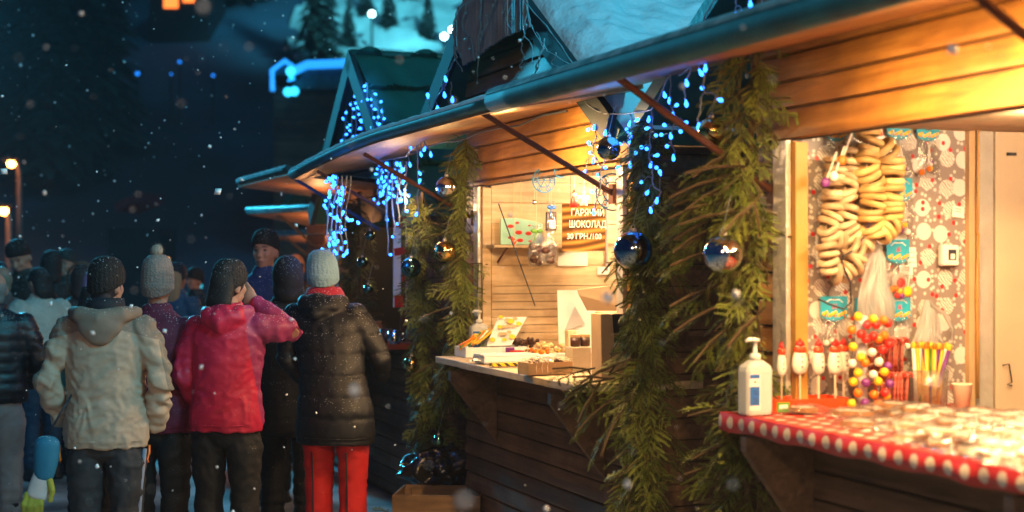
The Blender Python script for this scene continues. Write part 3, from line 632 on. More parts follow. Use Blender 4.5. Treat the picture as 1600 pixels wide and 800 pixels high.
# --- stall 3 ---
apex3 = ((6.08, 3.12), (4.80, 2.02), (7.36, 2.02))
st3, X3, top3 = stall(4.85, 7.35, 5.1, 7.0, 'dark stall with green tiled roof and red and white sign by its opening', apex3, m=M['plank_dark'])
tiles(st3, X3, 4.72, 1.97, 6.08, 3.12, -.14, 2.0); tiles(st3, X3, 7.44, 1.97, 6.085, 3.12, -.14, 2.0)
b = MB(); b.tube([(X3(6.08), -.16, 3.15), (X3(6.08), 2.02, 3.15)], .055, 10, flat=.5); b.build('ridge_cap', M['tile'], st3, smooth=True)
b = MB(); slab(b, X3, 6.08, 3.17, 4.72, 2.03, -.18, -.142, .14); slab(b, X3, 6.084, 3.17, 7.44, 2.03, -.18, -.142, .14); b.build('bargeboard', M['barge'], st3)
flap(st3, X3, 5.6, 7.55, z_in=2.17, z_out=2.25, w=.72, tube_r=.02, sn0=5)
for (s_, m_) in ((4.95, M['brown']), (5.75, M['blue'])): b = MB(); rod(b, X3, s_, 1.86, s_, -.66, 2.22, .012); b.build('support_rod', m_, st3)
b = MB(); b.box((X3(6.0), -.05, CT-.02), (2.3, .5, .04)); b.build('counter', mat('red_counter', (.35, .06, .03), .5, var=.3), st3)
b = MB(); b.box((X3(5.08), -.05, 1.6), (.03, .03, 1.1)); b.build('window_post', M['brown'], st3)
stall_light(st3, X3, 6.1, .5, 2.1, 16); stall_light(st3, X3, 6.6, -.3, 1.95, 9, .04, col=(1, .42, .16))
# far stalls, turned slightly
def far_stall(px, py, Y, rz, label, w=2.4, seed=0):
    p = hy(px, py, Y); t = thing('market_stall', label, 'stall', (p.x, p.y, 0), rz, 'wooden market stalls in the row')
    z = p.z; b = MB(); w2 = w
    planks(b, .0, w2, .03, 1.0, .7); planks(b, 0, w2, 2.0, z+.25, .7); planks(b, 0, .3, 1.0, 2.0, .7); planks(b, w2-.3, w2, 1.0, 2.0, .7)
    b.prism([(0, z+.25), (w2, z+.25), (w2/2, z+1.0)], 'y', .7, .74, mi=1); b.box((w2/2, 1.5, .5), (w2-.02, 1.5, .98), mi=1); b.build('front_wall', [M['plank_dark'], M['black']], t)
    b = MB(); X = lambda s: s
    slab(b, X, -.15, z+.14, w2/2, z+1.15, .5, 2.4, .06); slab(b, X, w2+.15, z+.14, w2/2+.002, z+1.15, .5, 2.4, .06); b.build('roof', M['tile'], t)
    b = MB(); b.box((w2/2, 2.3, 1.1), (w2-.1, .04, 2.2)); b.build('back_wall', M['plank_dark'], t)
    b = MB(); b.add([(0, 0, z), (w2, 0, z), (w2, .7, z-.10), (0, .7, z-.10)], [(0, 1, 2, 3)]); b.build('shutter', M['flapwood'], t, solid=.02)
    b = MB(); b.tube([(0, 0, z+.02), (w2, 0, z+.02)], .035, 10); b.build('shutter_edge', M['frost'], t, smooth=True)
    b = MB(); b.tube([(.4, .68, z-.45), (.4, .05, z)], .014, 6); b.build('support_rod', M['black'], t); b = MB(); b.tube([(1.7, .68, z-.4), (1.7, .05, z)], .014, 6); b.build('support_rod', M['black'], t)
    b = MB(); b.box((w2/2, .5, 1.0), (w2-.2, .5, .05)); b.build('counter', M['raw'], t)
    l = light('POINT', 'far_stall_light', (w2*.4, .30, z-.35), 22, (1, .42, .16), .05); l.parent = t
    return t
far_stall(388, 332, 15.2, ROW+.38, 'far stall showing the underside of its open shutter behind the green roofed stall')
far_stall(408, 368, 18.6, ROW+.42, 'farthest stall with an orange lit shutter just above the blue jacketed man')
# ---------------- spruce garlands ----------------
def needles_on(pts, L=.016, step=.0020, w=.00105, r=None, taper=True):
    """needles all round a twig polyline -> (k,3,3) triangles"""
    out = []; pts = np.array(pts); seg = np.linalg.norm(np.diff(pts, axis=0), axis=1); T = seg.sum(); n = int(T/step); cs = np.concatenate([[0], np.cumsum(seg)])
    for i in range(n):
        u = (i+.5)/n*T; k = min(np.searchsorted(cs, u)-1, len(seg)-1); k = max(k, 0); q = (u-cs[k])/seg[k]; p = pts[k]*(1-q)+pts[k+1]*q; t = nrm(pts[k+1]-pts[k])
        a = nrm(np.cross(t, (0, 0, 1)) if abs(t[2]) < .95 else (1, 0, 0)); c = np.cross(a, t)
        for sg in (-1, 1):
            an = r.uniform(-.5, 1.0); side = (a*sg*cos(an)+c*sin(an)); d = nrm(t*r.uniform(.5, 1.0)+side*1.0)
            l = L*r.uniform(.7, 1.1)*(1-.45*(u/T)**3 if taper else 1); ww = nrm(np.cross(d, c+.01))*w
            out.append((p-ww, p+ww, p+d*l))
    return out
def make_sprig(r, L=.26):
    tris = []; twigs = []
    main = [(0, 0, 0)]; ang = 0; 
    for k in range(1, 7): main.append((L*k/6, r.uniform(-.004, .004)*k, -.003*k*k*.35)); 
    tris += needles_on(main, r=r); twigs.append(main)
    for k in range(1, 6):
        for sg in (-1, 1):
            if r.random() < .08: continue
            l = L*(.60-.09*k)*r.uniform(.85, 1.15); p = np.array(main[k]); d = nrm((.75, sg*.75, r.uniform(-.25, .1)))
            tw = [p, p+d*l*.5, p+d*l+np.array((0.01, 0, -.012))]; tris += needles_on(tw, L=.014, r=r); twigs.append(tw)
    return np.array(tris).reshape(-1, 3), twigs
rs = random.Random(5); SPR = [make_sprig(rs, L=rs.uniform(.2, .30)) for _ in range(6)]
def rotm(d, roll):
    d = nrm(d); a = np.cross((0, 0, 1.), d); a = nrm(a) if np.linalg.norm(a) > 1e-3 else np.array((0, 1., 0)); c = np.cross(d, a)
    a2 = a*cos(roll)+c*sin(roll); c2 = np.cross(d, a2); return np.stack([d, a2, c2], 1)
def garland(name, label, axis, n, R, drop, loc_s, seed, m=None, group='spruce garlands on the stall corners', scale=1., big=(), cat='garland', bias=(0, 0, 0)):
    """axis: list of (s,v,z) world-row points; sprigs radiate off it and droop"""
    r = random.Random(seed); base = P(loc_s[0], loc_s[1], 0); t = thing(name, label, cat, base, ROW, group)
    loc = lambda s, v, z: np.array((loc_s[0]-s, v-loc_s[1], z)); ax = np.array([loc(*p) for p in axis]); seg = np.linalg.norm(np.diff(ax, axis=0), axis=1); T = seg.sum(); cs = np.concatenate([[0], np.cumsum(seg)])
    V = []; tw = MB(); tw.tube([a+np.array((r.uniform(-.01, .01), 0, 0)) for a in ax], .012, 6)
    def put(p, d, sc, roll, kk):
        tri, tws = SPR[kk % len(SPR)]; Rm = rotm(d, roll)*sc; V.append(tri @ Rm.T+p)
        for q in tws[:3]: tw.tube([Rm @ np.array(x)+p for x in q], [.0035*sc]*3+[.002]*4, 4, cap=False)
    n = int(n*1.4)
    for i in range(n):
        u = T*(i+r.random())/n; k = int(min(max(np.searchsorted(cs, u)-1, 0), len(seg)-1)); q = (u-cs[k])/seg[k]; p = ax[k]*(1-q)+ax[k+1]*q
        a = r.uniform(-pi, 0) if r.random() < .8 else r.uniform(0, pi); out = np.array((cos(a), sin(a)*.8, 0)); rr = R(u/T)*r.uniform(.3, 1.0)
        d = nrm(out*r.uniform(.6, 1.0)+np.array((0, 0, -r.uniform(.1, 1.3)*drop))+np.array(bias)); p0 = p+out*rr*.45+np.array((0, 0, r.uniform(-.03, .03)))
        put(p0, d, scale*r.uniform(.5, .92), r.uniform(-1.1, 1.1), r.randrange(6))
    for (s, v, z, ds, dv, dz, sc) in big: put(loc(s, v, z), (-ds, dv, dz), sc, r.uniform(-.3, .3), r.randrange(6))
    V = np.vstack(V); nt = len(V)//3; me = bpy.data.meshes.new('foliage'); me.from_pydata(V.tolist(), [], np.arange(nt*3).reshape(-1, 3).tolist()); me.materials.append(m or M['needles'])
    o = bpy.data.objects.new('foliage', me); COL.objects.link(o); o.parent = t; tw.build('stem', M['stem'], t); return t
def pxp(px, py, v): s, z = hv(px, py, v); return (s, v, z)
# between the stalls: three tall ones by stall 1 / 2
g1 = garland('spruce_garland', 'spruce garland with two big metallic balls on the corner of the sweets stall', [pxp(1185, 30, -.10), pxp(1172, 200, -.12), pxp(1165, 420, -.12), pxp(1175, 560, -.12), pxp(1165, 700, -.12), pxp(1170, 800, -.12)], 150, lambda u: .11+.05*sin(u*9), .75, (.35, -.12), 1,
  big=[(*pxp(x_, y_, -.22), .9, -.5+.2*sin(x_), d_, 1.45) for x_, y_, d_ in ((1145, 270, -.2), (1130, 310, -.35), (1125, 340, -.2), (1118, 350, -.6), (1135, 385, -.3), (1130, 440, -.5), (1140, 470, -.35), (1145, 500, -.8), (1150, 230, -.5), (1165, 260, .1), (1150, 330, -.1), (1190, 300, -.9), (1195, 480, -.7))]+[(*pxp(1140, 285, -.2), .6, -.6, -.45, 1.3), (*pxp(1120, 300, -.2), .8, -.4, -.25, 1.2), (*pxp(1110, 330, -.2), .9, -.3, -.5, 1.1), (*pxp(1120, 355, -.2), .9, -.5, -.6, 1.2), (*pxp(1130, 420, -.2), .8, -.4, -.9, 1.1), (*pxp(1150, 640, -.2), .9, -.5, .1, 1.1), (*pxp(1150, 690, -.2), .9, -.4, -.2, 1.2), (*pxp(1140, 720, -.2), .9, -.4, -.5, 1.2)])
g2 = garland('spruce_garland', 'bushy spruce garland with one dark silver ball beside the hot chocolate counter', [pxp(1010, 190, -.10), pxp(1018, 330, -.10), pxp(1012, 430, -.13), pxp(1010, 560, -.16), pxp(1015, 700, -.2), pxp(1010, 830, -.2)], 230, lambda u: .02+.20*u**1.3, .95, (1.38, -.15), 2,
  big=[(*pxp(930, 575, -.4), .9, -.2, -.15, 1.1), (*pxp(925, 590, -.42), .9, -.1, -.5, 1.2), (*pxp(935, 600, -.42), .5, -.3, -.8, 1.1), (*pxp(960, 620, -.38), .6, -.4, -.5, 1.3), (*pxp(960, 590, -.38), .7, -.3, -.1, 1.2), (*pxp(985, 560, -.3), .7, -.5, -.3, 1.3), (*pxp(975, 640, -.4), .5, -.6, -.9, 1.3), (*pxp(970, 390, -.2), .5, 0, -.9, .9)])
g3 = garland('spruce_garland', 'warm lit spruce garland between the window and the dark passage, above the first sanitizer', [pxp(728, 215, -.10), pxp(722, 330, -.10), pxp(722, 470, -.12), pxp(715, 560, -.12), pxp(700, 620, -.12)], 120, lambda u: .03+.07*u, .9, (3.85, -.12), 3,
  big=[(*pxp(700, 360, -.2), .8, -.4, -.35, 1.), (*pxp(705, 480, -.2), .9, -.5, -.2, 1.1), (*pxp(690, 560, -.2), .7, -.5, -.6, 1.2), (*pxp(700, 600, -.2), .5, -.5, -.8, 1.2)])
g4 = garland('spruce_garland', 'dim hanging spruce garland reaching down towards the wooden crate', [pxp(660, 300, -.10), pxp(662, 400, -.1), pxp(665, 520, -.12), pxp(668, 620, -.12), pxp(665, 690, -.12)], 150, lambda u: .10+.05*sin(u*7), .95, (4.80, -.12), 4, m=M['needles'])
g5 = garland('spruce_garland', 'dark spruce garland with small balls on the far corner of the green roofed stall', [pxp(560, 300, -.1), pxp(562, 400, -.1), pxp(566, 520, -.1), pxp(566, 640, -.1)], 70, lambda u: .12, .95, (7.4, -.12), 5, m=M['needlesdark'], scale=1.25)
garland('spruce_branch', 'short lit spruce branch on the ground beside the wooden crate', [(4.05, -.42, .12), (3.9, -.45, .1)], 5, lambda u: .04, .1, (4.0, -.45), 8, group=None, cat='branch', bias=(.5, 0, .2))
# ---------------- shiny baubles ----------------
def bauble(px, py, v, rpx, m, label, drop=.12, group='metallic balls on the garlands'):
    s, z = hv(px, py, v); p = P(s, v, z); r = rpx/F*p.y; t = thing('bauble', label, 'ornament', p, ROW, group)
    b = MB(); b.ball((0, 0, 0), r, 32, 20); b.build('ball', m, t, smooth=True)
    b = MB(); b.lathe([(r*.2, r*.95), (r*.2, r*1.12), (.001, r*1.14)], (0, 0, 0), 12); b.build('cap', M['foil'], t)
    b = MB(); b.torus((0, 0, r*1.2), r*.12, .0015, 'x', 10, 5); b.tube([(0, 0, r*1.3), (0, .03, r*1.3+drop)], .001, 4); b.build('hanger', M['cable'], t); return t
def chrome(n, c, r=.08): return mat(n, c, r, 1.0, var=0)
cs_ = chrome('silver_ball', (.75, .77, .8), .10); cb_ = chrome('steel_ball', (.30, .36, .44), .12); cg_ = chrome('gold_ball', (.85, .6, .22), .08); ct_ = chrome('teal_ball', (.12, .30, .28), .08)
bauble(1130, 397, -.30, 31, cs_, 'bright silver ball on the sweets stall garland, mirroring the lamps')
bauble(989, 391, -.28, 30, cb_, 'large dark steel coloured ball beside the hot chocolate window')
bauble(1112, 205, -.25, 22, cg_, 'gold ball hanging high behind the slanting rod near the icicle lights')
bauble(698, 292, -.22, 17, cs_, 'silver and gold ball under the long shutter, highest on its garland')
bauble(695, 393, -.22, 17, cg_, 'golden ball on the warm lit garland, level with the turquoise tray')
bauble(642, 418, -.22, 16, ct_, 'dark teal ball in front of the red and white sign')
bauble(643, 569, -.22, 13, cg_, 'small golden ball low on the dim garland beside the black coat')
bauble(685, 688, -.25, 9, ct_, 'small ball with blue reflections hanging just over the black rubbish bag')
bauble(951, 232, -.25, 19, cb_, 'dark ball tangled in the icicle lights above the hot chocolate window')
for (px, py, r, l) in [(566, 410, 9, 'tiny green gleaming ball on the far dark garland'), (578, 368, 8, 'small ball behind the icicle lights of the green roofed stall'), (575, 452, 8, 'tiny copper ball low on the far dark garland')]: bauble(px, py, -.22, r, ct_, l)
# ---------------- icicle lights ----------------
bulb_me = {}
def bulb_mesh(kind, m):
    if kind not in bulb_me:
        b = MB()
        if kind.startswith('drop'): b.lathe([(.0035, .012), (.004, .004), (.009, -.004), (.011, -.012), (.008, -.019), (.001, -.023)], n=10)
        else: b.lathe([(.0030, .008), (.0036, .002), (.0060, -.002), (.0064, -.008), (.004, -.013), (.0005, -.015)], n=8)
        o = b.build('bulb', m, None, smooth=True); bulb_me[kind] = o.data; bpy.data.objects.remove(o)
    return bulb_me[kind]
def lights(label, v, strands, bulbs, kind='led', m=None, cm=None, group='blue icicle light strings', sc=1., seed=0, r=.0022):
    """strands: lists of pixels on the plane v; bulbs: (px,py) each joined to the closest strand"""
    rr = random.Random(seed); S0 = [[hv(x, y, v) for x, y in st] for st in strands]; s0, z0 = S0[0][0]
    t = thing('icicle_lights', label, 'string lights', P(s0, v, 0), ROW, group); L = lambda s, z, dv=0: np.array((s0-s, dv, z))
    cb = MB(); pl = []
    for st in S0:
        pts = []
        for i in range(len(st)-1):
            for k in range(5):
                u = k/5; a = st[i]; b = st[i+1]; pts.append(L(a[0]*(1-u)+b[0]*u, a[1]*(1-u)+b[1]*u, .006*sin(i*3.1+k))+np.array((rr.uniform(-.004, .004), 0, 0)))
        pts.append(L(*st[-1])); cb.tube(pts, r*sc, 5, up=(0, 1, .1)); cb.tube([p+np.array((.004*sin(i*1.3), .004*cos(i*1.3), 0)) for i, p in enumerate(pts)], r*sc*.8, 4, up=(0, 1, .1)); pl += pts
    pl = np.array(pl); me = bulb_mesh(kind, m)
    for (x, y) in bulbs:
        s, z = hv(x, y, v); p = L(s, z, rr.uniform(-.01, .01)); d = np.linalg.norm(pl-p, axis=1); j = int(d.argmin()); q = pl[j]
        if d[j] > .015 and d[j] < .25: mid = (p+q)/2+np.array((0, 0, .012)); cb.tube([q, mid, p+nrm(q-p)*.01], r*sc*.8, 4, up=(0, 1, .1))
        o = bpy.data.objects.new('bulb', me); COL.objects.link(o); o.parent = t; o.location = p
        dr = (p-q) if d[j] > .02 else np.array((0, 0, -1.)); dr = nrm(dr+np.array((0, rr.uniform(-.3, .3)*np.linalg.norm(dr), 0)))
        o.rotation_euler = Vector((-dr).tolist()).to_track_quat('Z', 'Y').to_euler(); o.scale = (sc,)*3
    if m is LB or m is M['bulbcyan']:
        q = pl[len(pl)//2]; l = light('POINT', 'string_glow', (0, 0, 0), .05*len(bulbs), (.05, .35, 1), .12); l.parent = t; l.location = q+np.array((0, -.06, 0))
    cb.build('cable', cm or M['cable'], t, smooth=True); return t
LB = M['bulb']
lights('blue icicle lights hanging before the snowy eave, between the slanting rods', -.16, [[(905, 152), (925, 168), (945, 178), (980, 178), (1018, 172), (1048, 116)],
  [(930, 176), (932, 215), (925, 240), (940, 262), (938, 285), (930, 325)], [(984, 178), (988, 205), (980, 225), (986, 250)], [(1018, 174), (1016, 230), (1018, 270), (1020, 288), (1032, 300), (1020, 322)], [(1046, 118), (1048, 155), (1053, 180), (1050, 215), (1053, 240)]],
  [(919, 202), (931, 198), (948, 206), (920, 239), (937, 226), (954, 241), (944, 262), (970, 261), (912, 268), (930, 330), (985, 192), (988, 211), (972, 225), (1002, 230), (986, 256), (1017, 185), (1025, 211), (1037, 211), (1017, 256), (1002, 284), (1035, 271), (1019, 327), (1048, 156), (1037, 147), (1054, 179), (1069, 191), (1050, 211), (1053, 245), (922, 225), (930, 250), (950, 228), (936, 274), (926, 300), (982, 218), (995, 240), (978, 205), (992, 188), (1012, 200), (1022, 243), (1010, 232), (1026, 262), (1014, 300), (1027, 312), (1042, 196), (1058, 165), (1044, 228), (1060, 205)], m=LB, sc=1.25, seed=1)
lights('short blue light string hanging from the sweets stall eave above the gold ball', -.30, [[(1060, 118), (1085, 100), (1110, 92)], [(1078, 105), (1073, 130), (1069, 155)], [(1100, 98), (1100, 145), (1094, 165), (1090, 190)]], [(1075, 128), (1092, 112), (1069, 160), (1100, 105), (1093, 137), (1127, 156), (1090, 196)], m=LB, sc=1.3, seed=2)
lights('blue lights along the steep gable edge at the top of the photo', -.14, [[(1135, -30), (1108, 15), (1096, 44), (1070, 62)], [(1150, -20), (1151, 10)], [(1166, -20), (1172, 22)], [(1190, -20), (1192, 10), (1208, 24)]], [(1096, 46), (1151, 22), (1172, 27), (1173, 5), (1200, 16), (1210, 26), (1160, 18)], m=LB, sc=1.3, seed=3)
lights('few blue lights on the dark gable edge above the long shutter', -.22, [[(706, 48), (714, 90), (700, 112), (690, 140), (668, 185)], [(698, 113), (699, 120)], [(696, 125), (695, 140)], [(704, 128), (705, 150)]], [(697, 122), (694, 147), (705, 154), (669, 151), (684, 168)], 'led', m=LB, sc=1.7, seed=4)
lights('unlit icicle lights tangled over the grey corrugated valance', -.24, [[(705, 45), (720, 12), (745, -5), (820, -2), (860, 50), (900, 105)], [(728, 5), (722, 40), (735, 60), (742, 95)], [(750, -5), (752, 40), (746, 85)], [(775, -5), (762, 35), (748, 70), (746, 120)], [(800, -3), (792, 30), (800, 52)], [(823, 10), (818, 50), (830, 70), (833, 100)], [(838, 50), (850, 75), (838, 110)], [(712, 50), (708, 80), (722, 112)]],
  [(731, 60), (747, 27), (733, 75), (751, 50), (753, 60), (762, 25), (747, 128), (797, 32), (783, 18), (770, 8), (815, 105), (836, 120), (822, 38), (710, 75), (728, 20), (845, 90)], 'off', m=M['bulboff'], cm=M['bulboff'], sc=1.0, seed=5)
lights('unlit light strands hanging inside the dark gable of the hot chocolate stall', -.2, [[(820, 5), (830, 40), (855, 80), (890, 100)], [(822, 40), (815, 70), (818, 90), (812, 105)], [(850, 60), (842, 95), (835, 115)], [(868, 82), (862, 100), (884, 108)]], [(813, 106), (835, 118), (884, 108), (850, 70)], 'off', m=M['bulboff'], cm=M['bulboff'], seed=6)
# thick net of lights on the stall 3 gable
r_ = random.Random(21); BU = []; ST = []
for k, x in enumerate((541, 549, 557, 565, 573, 581, 589, 597)):
    yt = 125+abs(x-570)*1.6; yb = 250-abs(x-568)*.5; ST.append([(x, yt), (x+r_.uniform(-3, 3), (yt+yb)/2), (x+r_.uniform(-3, 3), yb)])
    y = yt+4
    while y < yb and len(BU) < 98: BU.append((x+r_.uniform(-5, 5), y)); y += r_.uniform(8, 14)
lights('dense curtain of blue lights filling the gable beside the green tiled roof', -.16, ST, BU, m=M['bulbcyan'], sc=1.45, seed=7)
BU = []; ST = []
for k, x in enumerate((592, 598, 604, 609, 615, 621, 627, 634)):
    yb = (318, 305, 345, 398, 370, 350, 312, 330)[k]; ST.append([(x, 252), (x+r_.uniform(-4, 4), 285), (x+r_.uniform(-4, 4), yb)])
    y = 256
    while y < min(yb, 318): BU.append((x+r_.uniform(-5, 5), y)); y += r_.uniform(7, 12)
    BU.append((x, yb))
lights('tangled blue icicle lights hanging under the long shutter before the red and white sign', -.25, ST+[[(592, 252), (634, 245), (652, 225), (668, 215)]], BU+[(655, 240), (640, 232)], m=M['bulbcyan'], sc=1.4, seed=8)
lights('loose strand of blue lights above the silver and gold ball', -.25, [[(650, 228), (655, 290), (652, 330)], [(650, 228), (662, 215), (672, 238)]], [(655, 270), (656, 284), (653, 334), (672, 240), (664, 232)], m=LB, sc=1.5, seed=9)
BU = []; ST = []
for k, x in enumerate((512, 519, 526, 533, 540)): ST.append([(x+8, 275), (x, 340), (x+2, 405-k*4)])
for k in range(60): u = r_.random(); BU.append((528+r_.gauss(0, 10)-4*u, 275+130*u))
lights('column of cyan lights behind the pale blue knitted hat', -.75, ST, BU, m=M['bulbcyan'], sc=1.5, seed=10)
# ---------------- goods of the sweets stall (stall 1) ----------------
CZ = CT+.004
def onc(px, py, z=CZ): s, v = hz(px, py, z); return P(s, v, z)
def ons(px, s, z=CZ): v, _ = hs(px, 600, s); return P(s, v, z)
def sanitizer(loc, h, label, rot):
    t = thing('sanitizer_bottle', label, 'sanitizer bottle', loc, rot, 'sanitizer bottles with pumps'); w = h*.205
    b = MB()
    def sq(z, a, bb=None): bb = bb or a*.62; return [(x*a, y*bb, z) for x, y in [(-1, -.7), (-.8, -1), (.8, -1), (1, -.7), (1, .7), (.8, 1), (-.8, 1), (-1, .7)]]
    prof = [(0, w*.93), (.01, w), (h*.56, w), (h*.62, w*.93), (h*.68, w*.55), (h*.70, w*.34)]
    v = []; 
    for z, a in prof: v += sq(z, a, a*.62 if a > w*.5 else a)
    f = [(i*8+j, i*8+(j+1) % 8, (i+1)*8+(j+1) % 8, (i+1)*8+j) for i in range(len(prof)-1) for j in range(8)]+[tuple(range(8))[::-1]]
    b.add(v, f, 0); b.build('bottle', M['pet'], t, smooth=False, bevel=.004)
    b = MB(); b.lathe([(w*.36, h*.695), (w*.36, h*.76), (w*.28, h*.78), (w*.13, h*.785), (w*.13, h*.93), (w*.3, h*.935), (w*.3, h*.97), (.001, h*.985)], n=14); b.tube([(0, 0, h*.955), (-w*.55, -.004, h*.965), (-w*.8, -.006, h*.94)], [.010, .007, .005], 8); b.build('pump', M['white'], t, smooth=True)
    b = MB(); b.box((-w*.5, -w*.63, h*.30), (w*.85, .002, h*.46)); b.box((0, -w*.628, h*.30), (0.001, .001, .001)); lb = b.build('label', M['paper'], t)
    b = MB(); b.box((-w*.52, -w*.64, h*.25), (w*.75, .002, h*.24)); b.box((-w*.52, -w*.64, h*.5), (w*.75, .002, h*.05)); b.build('label_print', M['blue'], lb)
    b = MB(); [b.box((-w*.52+dx*w*.1, -w*.645, h*(.16+.03*k)), (w*(.5-.1*(k % 3)), .002, h*.008)) for k, dx in ((0, 0), (1, 1), (2, 0), (4, 1), (5, 0))]; b.box((-w*.5, -w*.645, h*.43), (w*.12, .002, h*.03)); b.build('label_print', M['ink'], lb)
    return t
M['pet'] = mat('translucent_plastic', (.58, .62, .64), .25, var=.05, coat=.3); M['pet'].node_tree.nodes['Principled BSDF'].inputs['Transmission Weight'].default_value = .12
sanitizer(onc(1180, 648), .275, 'tall sanitizer bottle with blue label on the corner of the dotted cloth', SIDE+.15)
# red tray
p = ons(1265, -.13); t = thing('tray', 'shallow red plastic tray with small green card under the snowman lollipops', 'tray', p, SIDE)
M['redtray'] = mat('red_tray', (.72, .06, .012), .25, coat=.4)
b = MB()
for (c, d) in [((0, .06, .004), (.30, .14, .006)), ((0, -.01, .025), (.30, .005, .05)), ((0, .13, .025), (.30, .005, .05)), ((-.15, .06, .025), (.005, .14, .05)), ((.15, .06, .025), (.005, .14, .05))]: b.box(c, d)
b.build('tray_body', M['redtray'], t, bevel=.002)
b = MB(); b.box((-.115, -.016, .024), (.05, .002, .035)); c = b.build('price_card', M['green'], t); b = MB(); b.box((-.115, -.0175, .026), (.034, .002, .014)); b.build('card_band', M['paper'], c)
# snowman lollipops
def snowman(loc, lb, rot=SIDE, sc=1., glow=None):
    t = thing('snowman_lollipop', lb, 'lollipop', loc, rot, 'snowman lollipops in the red tray')
    b = MB(); b.tube([(0, 0, 0), (0, 0, .125)], .0035, 7); b.build('stick', M['stickw'], t)
    b = MB(); b.lathe([(.004, .108), (.024, .118), (.030, .140), (.027, .165), (.019, .185), (.014, .205), (.004, .214)], n=16, squash=(1, .5)); b.build('body', M['icing'], t, smooth=True)
    b = MB(); b.lathe([(.013, .200), (.017, .205), (.014, .214), (.004, .220)], n=12, squash=(1, .6)); b.ball((0, 0, .222), .004, 6, 4); b.build('hat', M['red'], t, smooth=True)
    b = MB(); [b.ball((0, -.0145+.001*k, .135+.016*k), .0035, 6, 4) for k in range(4)]; b.build('button', M['ink'], t, smooth=True)
    b = MB(); b.lathe([(.020, .18), (.024, .19), (.018, .2)], n=12, squash=(1, .6)); b.build('scarf', M['redtray'], t, smooth=True)
    return t
M['icing'] = mat('white_icing', (.85, .80, .70), .4, var=.05); M['stickw'] = mat('paper_stick', (.80, .62, .45), .5)
for (px, lb, dy) in [(1221, 'snowman lollipop seen edge on, next to the sanitizer bottle', 0), (1250, 'snowman lollipop with black buttons, second from the sanitizer bottle', 0), (1279, 'wide snowman lollipop in the middle of the row', .3), (1305, 'snowman lollipop in front of the orange ball lollipops', .1), (1318, 'rear snowman lollipop overlapping the ball lollipops', .2)]:
    p = ons(px, -.06-.04*(px % 2), CZ+.008); snowman(p, lb, SIDE+dy*1.5, 1.12).scale = ((1.12,)*3 if px != 1221 else (.6, 1.1, 1.1))
# ball lollipops on a stand
p = ons(1346, -.10); t = thing('lollipop_stand', 'upright stand holding the cluster of coloured ball lollipops', 'stand', p, SIDE)
b = MB(); b.lathe([(.05, 0), (.05, .012), (.03, .02)], n=16); b.tube([(0, 0, .01), (0, 0, .34)], .022, 10); b.build('post', M['white'], t, smooth=True)
bal = {}
for nm, m in (('orange', M['orange']), ('yellow', M['yellow']), ('red', M['red']), ('purple', M['purple']), ('white', M['icing'])):
    q = thing('ball_lollipop', '%s ball lollipop in the crowded upright cluster' % nm, 'lollipop', (0, 0, 0), 0, '%s ball lollipops in the cluster' % nm)
    b = MB(); b.ball((0, -.055, 0), .0165, 14, 9); b.build('ball', m, q, smooth=True); b = MB(); b.tube([(0, 0, .0), (0, -.042, 0)], .0018, 5); b.build('stick', M['stickw'], q); bal[nm] = q
used = set(); rr = random.Random(3); bp = p
cells = []
for row in range(10):
    z = .03+row*.034
    for c in range(4): cells.append(((c-1.5)*.034+rr.uniform(-.006, .006)+(.017 if row % 2 else 0), z+rr.uniform(-.005, .005), row))
for (x, z, row) in cells:
    if abs(x) > .062: continue
    nm = rr.choice(['orange', 'orange', 'red', 'yellow'] if row > 5 else ['orange', 'purple', 'red', 'yellow', 'white'] if row > 2 else ['orange', 'purple', 'yellow', 'red'])
    if row == 9: nm = rr.choice(['orange', 'yellow'])
    L_ = Matrix.Rotation(SIDE, 4, 'Z') @ Vector((x, -.012, z)); a = SIDE+x*9
    if nm in used: dup(bal[nm], bp+L_, (rr.uniform(-.4, .1), 0, a))
    else: bal[nm].location = bp+L_; bal[nm].rotation_euler = (0, 0, a); used.add(nm)
for nm in set(bal)-used:
    for c in kids(bal[nm]): bpy.data.objects.remove(c)
    bpy.data.objects.remove(bal[nm])
# candy canes standing in a clear jar
def jar(loc, r, h, lb, nm='clear_tub', cat='tub'):
    t = thing(nm, lb, cat, loc, SIDE); b = MB(); b.lathe([(r*.92, .002), (r, h), (r*.985, h), (r*.9, .006)], n=24); b.build('tub_wall', M['film'], t, smooth=True); return t
M['canemat'] = mat('candy_cane', (.62, .05, .03), .3); 
def stripes(name, c1, c2, sc):
    m = bpy.data.materials.new(name); m.use_nodes = True; t = m.node_tree; N = t.nodes; L = t.links; p = N['Principled BSDF']; p.inputs['Roughness'].default_value = .28
    tc = N.new('ShaderNodeTexCoord'); w = N.new('ShaderNodeTexWave'); w.bands_direction = 'DIAGONAL'; w.inputs['Scale'].default_value = sc; L.new(tc.outputs['Object'], w.inputs['Vector'])
    cr = N.new('ShaderNodeValToRGB'); cr.color_ramp.interpolation = 'CONSTANT'; cr.color_ramp.elements[0].color = (*c1, 1); cr.color_ramp.elements[1].color = (*c2, 1); cr.color_ramp.elements[1].position = .58; L.new(w.outputs[0], cr.inputs[0]); L.new(cr.outputs[0], p.inputs['Base Color']); return m
M['cane'] = mat('candy_red', (.50, .03, .02), .25, var=.35, vs=60, coat=.4, col2=(.72, .22, .16))
cane = thing('candy_cane', 'red striped candy cane standing hook up in the packed bundle', 'candy cane', (0, 0, 0), 0, 'candy canes in the bundle')
b = MB(); b.tube([(0, 0, 0), (0, 0, .115)]+[(.012-.012*cos(a), 0, .115+.014*sin(a)) for a in np.linspace(.5, pi+.3, 6)], .0055, 8, up=(0, 1, 0)); b.build('cane_body', M['cane'], cane, smooth=True)
k = 0
